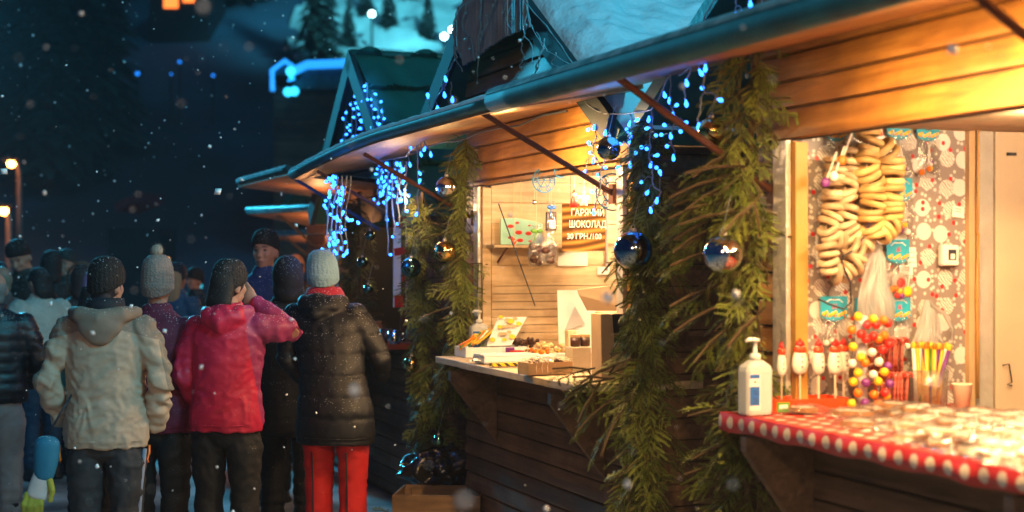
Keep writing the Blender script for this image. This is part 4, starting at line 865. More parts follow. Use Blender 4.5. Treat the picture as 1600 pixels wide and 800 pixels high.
for row in range(2):
    for i in range(8):
        for dd in range(2):
            base = ons(1370+i*6.5+dd*3, -.13); q = base+Matrix.Rotation(SIDE, 3, 'Z') @ Vector((0, .03*row+.02*dd, .003+row*.125)); rz = (rr.uniform(-.08, .08), rr.uniform(-.1, .1), SIDE+rr.uniform(-.8, .8))
            if k == 0: cane.location = q; cane.rotation_euler = rz
            else: dup(cane, q, rz)
            k += 1
# coloured sticks in a clear tub
jar(onc(1450, 636), .075, .14, 'wide clear tub full of yellow purple and green candy tubes')
for nm, m in (('yellow', M['yellow']), ('purple', M['purple']), ('green', M['green']), ('white', M['icing'])):
    t = thing('candy_tube', '%s wrapped candy tube leaning in the wide clear tub' % nm, 'candy tube', (0, 0, 0), 0, '%s candy tubes in the wide tub' % nm)
    b = MB(); b.tube([(0, 0, 0), (0, 0, .21)], .0075, 7); b.build('tube_body', m, t, smooth=True); b = MB(); b.ball((0, 0, .22), (.010, .010, .015), 8, 6); b.build('cap', M['yellow'] if nm != 'yellow' else M['orange'], t, smooth=True)
    for i in range({'yellow': 9, 'purple': 5, 'green': 5, 'white': 4}[nm]):
        a = rr.uniform(0, 6.3); r0 = rr.uniform(.0, .05); q = onc(1450, 636)+Vector((cos(a)*r0, sin(a)*r0*.8+.02, .006)); e = (rr.uniform(-.1, .1), rr.uniform(-.05, .42), SIDE)
        if i == 0: t.location = q; t.rotation_euler = e
        else: dup(t, q, e)
# paper cup
t = thing('paper_cup', 'empty white paper cup at the end of the dotted counter', 'cup', onc(1503, 637), SIDE); b = MB(); b.lathe([(.026, 0), (.037, .085), (.039, .087), (.037, .089), (.035, .085), (.025, .004)], n=24); b.build('cup_wall', mat('cream_cup', (.78, .68, .52), .5), t, smooth=True)
# wrapped cookies
M['cookie'] = mat('gingerbread', (.26, .095, .02), .6, var=.3, vs=30, bump=.5, col2=(.42, .19, .05))
def wrapmesh(seed):
    r = np.random.default_rng(seed); b = MB(); ph = r.uniform(0, 6, 6)
    def f(u, w):
        x = (u-.5)*.19; y = (w-.5)*.15; q = max(0, 1-(2*(u-.5))**4)*max(0, 1-(2*(w-.5))**4)
        return (x, y, .004+.027*q+.010*mnoise.noise(Vector((u*9+ph[0], w*9, 0)))+.005*mnoise.noise(Vector((u*25, w*25, ph[1]))))
    b.grid(f, 26, 20); return b
for sd, (lb, shape) in enumerate([('round iced cookie in clear wrapping piled on the dotted cloth', 0), ('heart shaped iced cookie in clear wrapping on the dotted cloth', 1), ('long iced gingerbread in clear wrapping on the dotted cloth', 2)]):
    t = thing('wrapped_cookie', lb, 'cookie', (0, 0, 0), 0, ['round cookies', 'heart cookies', 'long cookies'][sd]+' piled on the dotted counter')
    b = MB(); R = .055
    def out(a):
        if shape == 1: return (.0036*16*sin(a)**3, .0036*(13*cos(a)-5*cos(2*a)-2*cos(3*a)-cos(4*a)))
        if shape == 2: return (.075*cos(a), .034*sin(a)*(1+.2*cos(2*a)))
        return (R*cos(a), R*sin(a))
    pl = [out(2*pi*i/28) for i in range(28)]; b.prism(pl, 'z', .004, .022); b.build('biscuit', M['cookie'], t, bevel=.004)
    b = MB(); b.prism([(x*.80, y*.80) for x, y in pl], 'z', .0215, .026); b.build('icing', M['icing'], t, bevel=.002)
    wrapmesh(sd).build('wrapper', M['film2'] if 'film2' in M else M.setdefault('film2', film('crinkled_wrap', (.99, .99, .99), .38, .2, .06)), t, smooth=True)
    spots = [(1248, 646), (1285, 640), (1330, 652), (1372, 648), (1345, 668), (1405, 655), (1390, 668), (1440, 660), (1450, 678), (1425, 690), (1480, 668), (1490, 684), (1475, 700), (1520, 676), (1530, 694), (1520, 712), (1560, 684), (1570, 702), (1565, 722), (1600, 690), (1610, 712), (1600, 735), (1640, 720), (1650, 745), (1545, 668), (1585, 672)]
    for i, (px, py) in enumerate(spots[sd::3]):
        for lay in range(1 if px < 1400 else 2):
            p = onc(px+rr.uniform(-6, 6)-lay*5, py-lay*2); s_, v_ = sv(p)
            if v_ < -.235: p = P(s_, -.235, p.z)
            p.z += .026*lay+.002*rr.random(); e = (rr.uniform(-.12, .12)*lay, rr.uniform(-.1, .1)*lay, rr.uniform(0, 6))
            if i == 0 and lay == 0: t.location = p; t.rotation_euler = e
            else: dup(t, p, e)
# things on the wallpapered side wall: frame x=-s.. use SIDE frame: x right in photo, y away
def wallp(px, py, off=.03, s=SW1): v, z = hs(px, py, s-off); return P(s-off, v, z)
def card(px, py, w, h, lb, packs=True, seed=0):
    t = thing('candy_pack', lb, 'candy pack', wallp(px, py, .02), SIDE, 'sweet packs with blue header cards'); r = random.Random(seed)
    b = MB(); n = 10; b.prism([(-w/2, h/2), (-w/2, -h*.3)]+[(-w/2+w*(i+1)/n, -h*.3-h*.22*sin(pi*(i+1)/n)) for i in range(n-1)]+[(w/2, -h*.3), (w/2, h/2)], 'y', -.001, .001); c = b.build('header_card', M['cyan'], t)
    b = MB(); b.box((0, -.002, h*.40), (w*.16, .001, h*.05)); b.build('hang_hole', M['ink'], c)
    b = MB(); b.tube([(-w*.32, -.003, h*.24), (-w*.18, -.003, h*.36), (w*.18, -.003, h*.36), (w*.32, -.003, h*.24)], .0018, 5, up=(0, 1, 0)); b.build('arc_mark', M['paper'], c)
    b = MB(); b.tube([(-w*.07, -.003, -h*.02), (-w*.02, -.003, h*.2), (0, -.003, h*.02), (w*.07, -.003, h*.2), (w*.04, -.003, h*.0), (w*.1, -.003, h*.04)], .0022, 5, up=(0, 1, 0)); b.build('script_mark', M['pink'], c)
    b = MB(); [b.ball((-w*.4+w*.8*i/7, -.003, -h*.22+h*.07*sin(i*2.1)), (w*.065, .003, w*.065), 8, 6) for i in range(8)]; b.build('printed_sweet', M['yellow'], c)
    b = MB(); [b.ball((-w*.33+w*.7*i/4, -.004, -h*.3+h*.03*sin(i*3)), (w*.04, .003, w*.04), 8, 6) for i in range(5)]; b.build('printed_sweet', M['orange'], c)
    if packs:
        b = MB(); hh = .15; b.grid(lambda u, q: ((u-.5)*w*1.0, -.006-.012*sin(pi*u)*sin(pi*q)-.003*sin(u*40+q*13), -h*.4-hh*q), 14, 14); b.build('bag', M['film'], t, smooth=True)
        for i in range(5):
            m = r.choice([M['red'], M['purple'], M['icing'], M['yellow'], M['orange']]); x = r.uniform(-w*.35, w*.35); z = -h*.4-hh*.55-r.uniform(0, hh*.35); b = MB(); b.ball((x, -.008, z), .012, 10, 6); b.build('sweet', m, t, smooth=True); b = MB(); b.tube([(x, -.006, z), (x*.4, -.004, z+.07)], .0015, 4); b.build('stick', M['icing'], t)
M['pink'] = mat('pink_ink', (.7, .12, .2), .5)
cards = [(1307, 205, .085, .075, 'blue header card pack in the top row beside the window post'), (1350, 200, .10, .08, 'blue header card pack just behind the top of the yellow bagel string'), (1405, 200, .105, .085, 'wide blue header card pack with white candies in the top row'), (1450, 203, .10, .085, 'blue header card pack with round lollipops, last of the top row'), (1410, 296, .088, .085, 'blue header card pack directly beside the yellow bagels'), (1403, 393, .10, .09, 'blue header card pack beneath the yellow bagels'), (1303, 482, .115, .09, 'blue header card pack low beside the yellow post, crossed by a black cable'), (1405, 483, .10, .09, 'blue header card pack half hidden by the hanging white bag'), (1352, 482, .09, .08, 'blue header card pack behind the hanging white bag')]
for i, a in enumerate(cards): card(*a, seed=i)
# bagel strings
def bagels(lb, path, R, r, m, off, step, seed):
    rr = random.Random(seed); pts = [wallp(x, y, off) for x, y in path]; t = thing('bagel_string', lb, 'bagel string', pts[0], SIDE, 'strings of small bagels'); inv = Matrix.Rotation(-SIDE, 3, 'Z')
    L = [inv @ (p-pts[0]) for p in pts]; cs = [0]
    for i in range(len(L)-1): cs.append(cs[-1]+(L[i+1]-L[i]).length)
    b = MB(); b.torus((0, 0, 0), R-r, r, 'z', 22, 10); me = b.build('bagel', m, None, smooth=True).data; ob = [o for o in COL.objects if o.data == me][0]; bpy.data.objects.remove(ob)
    u = 0; k = 0
    while u < cs[-1]:
        i = max(j for j in range(len(cs)-1) if cs[j] <= u); q = (u-cs[i])/(cs[i+1]-cs[i]); p = L[i].lerp(L[i+1], q); d = (L[i+1]-L[i]).normalized()
        o = bpy.data.objects.new('bagel', me); COL.objects.link(o); o.parent = t; o.location = p+Vector((rr.uniform(-.006, .006), rr.uniform(-.006, .006), 0)); o.rotation_euler = (d+Vector((rr.uniform(-.18, .18), rr.uniform(-.25, .25), rr.uniform(-.1, .1)))).to_track_quat('Z', 'Y').to_euler(); o.scale = (rr.uniform(.9, 1.08),)*2+(rr.uniform(.9, 1.1),); u += step; k += 1
    b = MB(); b.tube(L, .0018, 5); b.build('string', M['stickw'], t)
bagels('long string of yellow bagels hanging in the middle of the wallpapered wall', [(1359, 208), (1354, 262), (1364, 290), (1361, 345), (1372, 368), (1392, 350), (1394, 300), (1391, 245), (1378, 226)], .050, .0125, M['bagel'], .14, .0265, 1)
bagels('pale bagel string beside the yellow one, its loop hanging lower', [(1330, 240), (1328, 262), (1320, 290), (1325, 320), (1318, 345), (1330, 370), (1345, 385), (1352, 370)], .046, .0122, M['bagelpale'], .10, .029, 2)
bagels('pale bagel loop curling over the window post, uppermost of the pale ones', [(1305, 250), (1304, 300), (1300, 335), (1290, 355), (1300, 372), (1318, 372)], .046, .0122, M['bagelpale'], .085, .029, 3)
bagels('lowest pale bagel loop above the blue card and black cable', [(1292, 385), (1296, 405), (1300, 425), (1316, 428), (1334, 412), (1340, 392), (1326, 380)], .044, .0118, M['bagelpale'], .12, .028, 4)
# plastic bags
def hangbag(px, py0, py1, w, lb, off, seed, loop=False):
    p = wallp(px, py0, off); v, z1 = hs(px, py1, SW1-off); h = p.z-z1; t = thing('plastic_bag', lb, 'plastic bag', p, SIDE, 'white plastic bags hanging on the wallpaper'); r = random.Random(seed); a = [r.uniform(0, 6) for _ in range(4)]
    b = MB()
    def f(u, q):
        ww = w*(.14+.86*min(1, (q*1.7))**.8)*(1+.12*mnoise.noise(Vector((q*4, a[0], 0)))); x = (u-.5)*ww; d = .028*min(1, q*2); return (x+.006*sin(q*9+a[0]), -d*sin(pi*u)-.018*mnoise.noise(Vector((u*7+a[0], q*2.2, a[1])))*min(1, q*3)-.010*mnoise.noise(Vector((u*19, q*3+a[2], 4))), -h*q)
    b.grid(f, 44, 22); b.grid(lambda u, q: (f(u, q)[0], .012, -h*q), 10, 6); b.build('bag_film', M['bag'], t, smooth=True)
    if loop: b = MB(); b.tube([(0, -.01, -.02), (.05, -.02, -.05), (.09, -.02, -.11), (.085, -.02, -.16), (.05, -.02, -.17), (.02, -.02, -.13)], [.006, .008, .009, .009, .008, .006], 8); b.build('handle', M['bag'], t, smooth=True)
hangbag(1370, 385, 528, .15, 'long white plastic bag hanging below the yellow bagel string', .10, 1)
hangbag(1452, 468, 600, .14, 'crumpled white plastic bag with a looped handle, above the candy tubes', .06, 2, True)
# thermostat, notes, cable
t = thing('thermostat', 'small white box with black display on the wallpapered wall', 'thermostat', wallp(1482, 399, .03), SIDE); b = MB(); b.box((0, 0, 0), (.075, .03, .078)); b.build('case', M['white'], t, bevel=.006)
b = MB(); b.box((.006, -.0165, .002), (.034, .003, .040)); b.build('display', M['ink'], t, bevel=.001); b = MB(); b.box((.006, -.019, -.004), (.018, .002, .02)); b.build('dial', M['white'], t)
def note(px, py, w, h, lb, ry=0, n=2, off=.012):
    t = thing('paper_note', lb, 'note', wallp(px, py, off), SIDE); t.rotation_euler = (0, ry, SIDE); b = MB(); b.grid(lambda u, q: ((u-.5)*w, -.004*sin(3*u+q), (q-.5)*h), 6, 6); o = b.build('sheet', M['paper'], t, solid=.0006); b = MB(); [b.box((-.1*w, -.007, h*(.25-.25*k)), (w*.55, .0006, .003)) for k in range(n)]; b.build('writing_line', M['greyink'], o)
M['greyink'] = mat('grey_ink', (.35, .33, .32), .7)
note(1497, 331, .055, .042, 'small white price note above the thermostat', .1); note(1425, 402, .040, .075, 'narrow receipt taped beside the blue card under the yellow bagels', -.03, 3); note(1416, 422, .06, .035, 'small card pinned just under the narrow receipt', .05, 2); note(1280, 392, .03, .12, 'narrow paper strip hanging beside the window post', -.05, 1)
t = thing('power_cable', 'black cable looping below the bagel strings', 'cable', wallp(1278, 468, .15), SIDE); inv = Matrix.Rotation(-SIDE, 3, 'Z'); o0 = t.location
b = MB(); b.tube([inv @ (wallp(x, y, .155)-o0) for x, y in [(1279, 467), (1295, 475), (1318, 483), (1330, 472), (1328, 440), (1315, 410), (1318, 400), (1335, 390), (1350, 370)]], .004, 8); b.build('cable_body', M['ink'], t, smooth=True)
# hanging candy toys near the window post
for i, (px, py, m, lb) in enumerate([(1290, 285, M['purple'], 'purple wrapped sweet hanging on a white stick near the window post'), (1303, 275, M['icing'], 'white sweet on a thick white stick in front of the pale bagels'), (1316, 250, M['orange'], 'orange sweet tucked between the bagel strings')]):
    t = thing('lollipop', lb, 'lollipop', wallp(px, py, .17), SIDE); b = MB(); b.ball((0, 0, 0), (.018, .01, .018), 12, 8); b.build('sweet', m, t, smooth=True); b = MB(); b.tube([(0, 0, 0), (.045, 0, .11)], .003, 6); b.build('stick', M['icing'], t)
for i, (px, py, m, lb) in enumerate([(1408, 442, M['red'], 'red disc lollipop beneath the small cards'), (1418, 455, M['yellow'], 'yellow ball sweet under the red disc lollipop')]):
    t = thing('lollipop', lb, 'lollipop', wallp(px, py, .03), SIDE); b = MB(); b.ball((0, 0, 0), (.02, .008, .02), 12, 8); b.build('sweet', m, t, smooth=True); b = MB(); b.tube([(0, 0, 0), (.01, 0, .07)], .002, 6); b.build('stick', M['icing'], t)
# ---------------- goods of the hot chocolate stall ----------------
def onc2(px, py, z=CZ): return onc(px, py, z)
def wall2(px, py, off=.03): v, z = hs(px, py, SW2-off); return P(SW2-off, v, z)
sanitizer(P(3.45, -.06, CZ), .26, 'smaller sanitizer bottle behind the open box on the pale board counter', SIDE)
def openbox(t, w, d, h, m, th=.004, name='box_wall', b=None):
    b = MB(); b.box((0, 0, th/2), (w, d, th)); b.box((0, -d/2, h/2), (w, th, h)); b.box((0, d/2, h/2), (w, th, h)); b.box((-w/2, 0, h/2), (th, d-th, h)); b.box((w/2, 0, h/2), (th, d-th, h)); return b.build(name, m, t)
p = onc2(767, 556); t = thing('sweets_box', 'open white box with tilted yellow spotted lid holding striped sticks', 'box', p, SIDE); M['boxw'] = mat('white_card', (.72, .74, .74), .5, var=.05)
openbox(t, .36, .20, .055, M['boxw']); 
b = MB(); lw, lh = .22, .25
Lr = Matrix.Rotation(radians(-0), 4, 'X')
lid = [(-.02, .10, .055), (.10, .10, .055)]
def lidp(u, q): return (.06+.20*u-.06*(1-q), .02+.05*q, .055+.0*u+.20*q*(.35+.65*u)+.03*u)
b = MB(); V = [(-.045, -.06, .06), (.10, -.06, .06), (.235, .05, .215), (.06, .05, .215)]; b.add(V, [(0, 1, 2, 3)]); l_ = b.build('lid', M['boxw'], t, solid=.018)
sp_ = MB(); sb_ = MB(); A_, B_, C_, D_ = [np.array(x) for x in V]; nn = nrm(np.cross(B_-A_, D_-A_)); nn = nn if nn[1] < 0 else -nn
for i, (u, q, r) in enumerate([(.12, .15, .018), (.5, .8, .022), (.85, .7, .018), (.2, .6, .015), (.85, .25, .02), (.1, .95, .015), (.6, .15, .014)]):
    c = A_*(1-u)*(1-q)+B_*u*(1-q)+C_*u*q+D_*(1-u)*q+nn*.019; e1 = nrm(B_-A_); e2 = nrm(np.cross(nn, e1)); pl = [c+e1*r*cos(a)+e2*r*.8*sin(a) for a in np.linspace(0, 2*pi, 12, endpoint=False)]; sp_.add(pl, [tuple(range(12))]); sp_.build('yellow_spot', M['yellow'], l_); sp_ = MB()
for i, (u, q) in enumerate([(.35, .35), (.5, .35), (.65, .4), (.35, .6), (.5, .62), (.68, .62), (.35, .85), (.62, .88)]):
    c = A_*(1-u)*(1-q)+B_*u*(1-q)+C_*u*q+D_*(1-u)*q+nn*.020; e1 = nrm(B_-A_); e2 = nrm(np.cross(nn, e1)); r = .011; pl = [c+e1*r*1.4*cos(a)+e2*r*sin(a) for a in np.linspace(0, 2*pi, 10, endpoint=False)]; sb_.add(pl, [tuple(range(10))])
sb_.build('brown_print', M['kraft'], l_)
for nm, m, n in (('orange', M['orange'], 5), ('green', M['green'], 4), ('black', M['ink'], 4), ('yellow', M['yellow'], 5), ('white', M['icing'], 3)):
    q = thing('candy_stick', '%s candy stick fanned out in the open white box' % nm, 'candy stick', (0, 0, 0), 0, '%s candy sticks in the open box' % nm); b = MB(); b.tube([(-.06, 0, 0), (.06, 0, 0)], .0055, 7); b.build('stick_body', m, q, smooth=True); b = MB(); b.ball((.064, 0, 0), (.01, .007, .007), 8, 5); b.build('end', M['yellow'], q, smooth=True)
    for i in range(n):
        x = -.15+.15*rr.random(); Lp = Matrix.Rotation(SIDE, 3, 'Z') @ Vector((x, -.02+.04*rr.random(), .065+.05*max(0, (x+.15)/.2)+.02*rr.random())); e = (0, rr.uniform(-.75, -.35), SIDE+rr.uniform(-.25, .25)+.5)
        if i == 0: q.location = p+Lp; q.rotation_euler = e
        else: dup(q, p+Lp, e)
def slabbox(px, py, w, d, h, m, nm, lb, cat, rz=0, bev=.003, z=CZ, extra=None):
    t = thing(nm, lb, cat, onc2(px, py, z), SIDE+rz); b = MB(); b.box((0, 0, h/2), (w, d, h)); b.build('body', m, t, bevel=bev)
    if extra: extra(t, w, d, h)
    return t
def lidx(t, w, d, h): b = MB(); b.box((0, 0, h+.006), (w*1.02, d*1.02, .012)); b.build('lid', M['boxw'], t, bevel=.002)
slabbox(727, 556, .05, .12, .055, mat('pale_blue_card', (.45, .58, .62), .6), 'paper_box', 'small pale blue box at the end of the pale board counter', 'box')
slabbox(790, 566, .30, .15, .035, M['boxw'], 'cake_box', 'wide flat white box in front of the candy sticks', 'box', .05, extra=lidx)
slabbox(757, 562, .11, .10, .022, M['white'], 'cake_box', 'small flat white box stepping out before the wide one', 'box', -.1)
# napkin and forks
t = thing('paper_napkin', 'crumpled white napkin near the counter edge', 'napkin', onc2(747, 567), SIDE); b = MB(); b.grid(lambda u, q: ((u-.5)*.07, (q-.5)*.07, .012*sin(u*5+q*3)*sin(q*6)+.012), 8, 8); b.build('sheet', M['paper'], t, solid=.001)
t = thing('wrapped_cutlery', 'clear packet lying on the pale board beside the striped box', 'packet', onc2(785, 570), SIDE); b = MB(); b.box((0, 0, .008), (.17, .07, .012)); b.build('packet', M['film'], t, bevel=.004); b = MB(); b.box((0, 0, .006), (.15, .014, .004), (0, 0, .2)); b.build('fork', M['white'], t)
M['hazard'] = stripes('black_yellow_stripes', (.80, .52, .02), (.02, .02, .02), 14)
def win(t, w, d, h): b = MB(); b.box((0, -.001, h+.001), (w*.7, d*.6, .002)); b.build('window_film', M['film'], t)
slabbox(790, 572, .16, .06, .018, M['hazard'], 'striped_box', 'flat black and yellow striped box at the board edge', 'box', .0)
slabbox(852, 560, .20, .12, .050, M['hazard'], 'striped_box', 'upper black and yellow striped box behind the kraft tray', 'box', .02)
slabbox(808, 562, .06, .06, .05, M['red'], 'sweet_box', 'small dark red box wedged beside the kraft tray', 'box', .3)
t = slabbox(797, 558, .05, .04, .055, M['purple'], 'sweet_packet', 'small lilac packet behind the dark red box', 'packet', -.3)
p = onc2(852, 584); t = thing('kraft_tray', 'long kraft tray with dark candies and pale paper straw', 'tray', p, SIDE+.12); openbox(t, .235, .11, .058, M['kraft'], name='tray_wall')
b = MB(); r2 = random.Random(4)
for k in range(70):
    a = Vector((r2.uniform(-.1, .1), r2.uniform(-.05, .04), .04+r2.uniform(0, .02))); pts = [a+Vector((.03*sin(j+k), .02*cos(j*1.3+k), .006*j*(1 if j < 3 else -1)+.01)) for j in range(5)]; b.tube(pts, .0012, 4)
for k in range(3): x = -.07+.03*k; b.tube([(x, -.03, .06), (x-.005, -.062, .062), (x-.012, -.064, .035), (x-.01, -.066, .01)], .002, 5)
tag(b.build('paper_straw', M['stickw'], t), kind=None)
for i in range(9): b = MB(); b.ball((r2.uniform(-.09, .09), r2.uniform(-.035, .035), .052+r2.uniform(0, .012)), (.022, .014, .012), 8, 6); b.build('candy', M['choc'] if i % 3 else M['purple'], t, smooth=True)
b = MB(); b.grid(lambda u, q: ((u-.5)*.2, (q-.5)*.09, .07+.012*sin(u*9+q*5)*sin(pi*u)), 16, 8); b.build('cover_film', M['film'], t, smooth=True)
# jars on a clear box
slabbox(903, 580, .10, .09, .12, mat('clear_box_card', (.55, .45, .32), .3, coat=.4), 'clear_box', 'pale translucent box carrying the two chocolate jars', 'box', .05)
for i, (px, lb) in enumerate([(899, 'chocolate jar with kraft lid on the translucent box, beside the striped box'), (916, 'chocolate jar with kraft lid touching the big kraft bag')]):
    q = onc2(903, 580)+Matrix.Rotation(SIDE, 3, 'Z') @ Vector((-.020+.052*i, -.015, .122)); t = thing('chocolate_jar', lb, 'jar', q, SIDE); b = MB(); b.lathe([(.022, 0), (.024, .005), (.024, .045)], n=18); b.build('glass', M['choc'], t, smooth=True); b = MB(); b.lathe([(.025, .044), (.025, .058), (.001, .059)], n=18); b.build('lid', M['kraft'], t, smooth=False)
# big kraft box/bag with black label
p = onc2(974, 594); t = thing('kraft_bag', 'big kraft paper bag with black label behind the spruce twigs', 'bag', p, SIDE); b = MB(); b.prism([(-.105, 0), (.11, 0), (.115, .30), (-.11, .30)], 'y', 0, .12); b.build('body', M['kraft'], t, bevel=.004); b = MB(); b.prism([(-.045, .17), (.045, .17), (.04, .298), (-.055, .298)], 'y', -.004, -.001); l_ = b.build('label', M['ink'], t); b = MB(); b.ball((.005, -.005, .20), (.014, .001, .008), 10, 6); b.tube([(-.012, -.006, .188), (.022, -.006, .19)], .0012, 4); b.build('emblem', M['paper'], l_)
p = onc2(952, 575); t = thing('open_carton', 'pale carton with its flap folded out above the kraft bag', 'carton', P(*([sv(p)[0], .18, CZ])), SIDE); b = MB(); b.box((.07, .06, .14), (.14, .10, .28)); b.build('body', M['kraftlight'], t, bevel=.003)
b = MB(); b.add([(-.10, -.03, .29), (.15, -.03, .29), (.15, -.06, .43), (-.165, -.06, .395), (-.155, -.055, .37)], [(0, 1, 2, 3, 4)]); b.build('flap', M['kraftlight'], t, solid=.004)
slabbox(892, 566, .05, .05, .17, M['kraftlight'], 'small_carton', 'small pale cartons stacked beside the open carton', 'carton')
# boxes and heaps at the back
def backp(px, py, v, z=CZ): s, zz = hv(px, py, v); return P(s, v, z)
for (px, v, w, d, h, m, lb, rz) in [(790, .48, .26, .2, .24, M['kraft'], 'kraft box standing behind the candy stick lid', 0), (840, .46, .20, .14, .15, M['kraft'], 'low kraft box at the back of the counter against the pine lining', .05), (826, .62, .12, .04, .28, M['boxw'], 'upright pale card leaning behind the low kraft box', -.1)]:
    q = backp(px, 500, v); t = thing('carton', lb, 'carton', q, SIDE+rz); b = MB(); b.box((0, 0, h/2), (w, d, h)); b.build('body', m, t, bevel=.003); b = MB(); b.box((0, -d*.5, h+.01), (w*.96, d*.5, .004), (.5, 0, 0)); b.build('flap', m, t)
b = MB()
t = thing('inner_shelf', 'low board behind the counter carrying the boxes', 'shelf', P(2.5, .62, 0), ROW); b = MB(); b.box((0, 0, CT-.025), (1.9, .62, .03)); b.build('board', M['raw'], t); b = MB(); [b.box((x, 0, CT/2-.07), (.05, .5, CT-.12)) for x in (-.85, .85)]; b.build('support', M['raw'], t)
def heap(px, v, w, m, lb, n, nm, r, cat, h=.05, piece='piece'):
    q = backp(px, 540, v); t = thing(nm, lb, cat, q, SIDE); b = MB(); b.box((0, 0, .02), (w*1.02, .11, .04)); b.build('tray', M['boxw'], t, bevel=.004); r3 = random.Random(px)
    for i in range(n): b = MB(); b.ball((0, 0, 0), (r*1.4, r, r*.8), 8, 6); o = b.build(piece, m, t, smooth=True); o.location = (r3.uniform(-w/2, w/2), r3.uniform(-.05, .05), .045+h*r3.random()*.8); o.rotation_euler = (r3.uniform(0, 3), r3.uniform(0, 3), r3.uniform(0, 3))
heap(815, .16, .17, M['choc'], 'heap of dark chocolate pieces in a white tray', 26, 'chocolate_tray', .013, 'tray', piece='chocolate')
heap(865, .16, .16, M['ginger'] if 'ginger' in M else M.setdefault('ginger', mat('candied_ginger', (.62, .42, .20), .5)), 'heap of pale candied fruit beside the dark chocolate pieces', 22, 'fruit_tray', .013, 'tray', h=.06, piece='fruit')
heap(845, .05, .07, M['orange'], 'little tray of orange candied peel before the chocolate heap', 9, 'peel_tray', .010, 'tray', h=.03, piece='peel')
# paper sheets with drawing
q = wall2(900, 495, .5); t = thing('paper_poster', 'white sheet with a faint mountain drawing leaning at the back of the counter', 'poster', P(3.2, .45, 1.115), SIDE); b = MB(); b.grid(lambda u, w_: ((u-.5)*.235, -.01*sin(pi*u)+.03*w_, w_*.36), 8, 8); o = b.build('sheet', M['paper'], t, solid=.001)
b = MB(); b.add([(-.095, -.022, .13), (.03, -.022, .17), (-.03, -.018, .27)], [(0, 1, 2)]); b.build('drawing', mat('grey_wash', (.45, .43, .44), .8), o)
# poster: hot chocolate price
s0, z0 = hv(912, 355, .25); p = P(s0, .25, z0)
vv, zz = hs(912, 355, 2.75); p = P(2.75, vv, zz)
sc = p.y/F; w, h = 73*sc, 74*sc
def swirl():
    m = bpy.data.materials.new('caramel_swirl'); m.use_nodes = True; t = m.node_tree; N = t.nodes; L = t.links; pb = N['Principled BSDF']; pb.inputs['Roughness'].default_value = .7; pb.inputs['Specular IOR Level'].default_value = .2
    tc = N.new('ShaderNodeTexCoord'); mp = N.new('ShaderNodeMapping'); mp.inputs['Rotation'].default_value = (0, .35, 0); mp.inputs['Scale'].default_value = (.5, 1, 1.6); wv = N.new('ShaderNodeTexWave'); wv.bands_direction = 'Z'; wv.inputs['Scale'].default_value = 5; wv.inputs['Distortion'].default_value = 5; wv.inputs['Detail'].default_value = 1.5; wv.inputs['Detail Scale'].default_value = .8
    L.new(tc.outputs['Object'], mp.inputs[0]); L.new(mp.outputs[0], wv.inputs['Vector']); cr = N.new('ShaderNodeValToRGB'); e = cr.color_ramp.elements; e[0].color = (.07, .025, .003, 1); e[1].color = (.45, .22, .045, 1); x = e.new(.55); x.color = (.20, .08, .01, 1); L.new(wv.outputs[0], cr.inputs[0]); L.new(cr.outputs[0], pb.inputs['Base Color']); return m
t = thing('price_poster', 'brown caramel poster with white lettering for hot chocolate hanging in the window', 'poster', p, SIDE); b = MB(); b.grid(lambda u, q: ((u-.5)*w, .012*sin(pi*u), (q-.5)*h), 10, 6); bd = b.build('board', swirl(), t, solid=.002)
def text(body, size, loc, m, parent, name, ext=.0006, ax='CENTER', sx=1.):
    c = bpy.data.curves.new(name, 'FONT'); c.body = body; c.size = size; c.align_x = ax; c.align_y = 'CENTER'; c.extrude = ext; c.offset = .0008; o = bpy.data.objects.new('t', c); COL.objects.link(o); dg = bpy.context.evaluated_depsgraph_get(); me = bpy.data.meshes.new_from_object(o.evaluated_get(dg)); bpy.data.objects.remove(o)
    me.name = name; me.materials.clear(); me.materials.append(m); o = bpy.data.objects.new(name, me); COL.objects.link(o); o.parent = parent; o.location = loc; o.rotation_euler = (radians(90), 0, 0); o.scale = (sx, 1, 1); return o
wt = mat('white_ink', (.85, .80, .70), .5)
text('ГАРЯЧИЙ', h*.20, (w*.08, -.008, h*.30), wt, bd, 'lettering', sx=.82); text('ШОКОЛАД', h*.20, (w*.08, -.008, h*.055), wt, bd, 'lettering', sx=.80); text('30 ГРН./100', h*.16, (0, -.008, -h*.20), wt, bd, 'lettering', sx=.95)
b = MB(); b.tube([(w*.2, .0, h*.5), (w*.22, 0, h*.5+.28)], .001, 4); b.tube([(-w*.3, .0, h*.5), (-w*.3, 0, h*.5+.28)], .001, 4); b.build('cord', M['ink'], t)
# shelf with turquoise tray
v0, z0 = hs(778, 385, SW2-.05); v1, _ = hs(877, 385, SW2-.05)
t = thing('wall_shelf', 'narrow pine shelf on the pale lining under the turquoise tray', 'shelf', P(SW2-.013, (v0+v1)/2, z0), SIDE); b = MB(); b.box((0, -.07, 0), (v1-v0+.12, .14, .016)); b.build('board', M['raw'], t, bevel=.002); b = MB(); b.tube([(-.17, -.12, -.01), (-.19, -.02, -.09)], .007, 6); b.build('bracket', M['brown'], t)
pT = P(SW2-.09, hs(808, 370, SW2-.09)[0]+.02, z0+.085); t = thing('serving_tray', 'turquoise tray with red watermelon prints standing on the pine shelf', 'tray', pT, SIDE); b = MB(); w, h = .24, .15
b.prism([(-w/2, -h/2), (w/2, -h/2), (w/2+.02, h*.3), (w*.3, h*.42), (-w*.1, h*.52), (-w/2, h*.5)], 'y', 0, .01); bd = b.build('plate', mat('turquoise', (.30, .58, .50), .45, var=.1), t, bevel=.003)
b = MB()
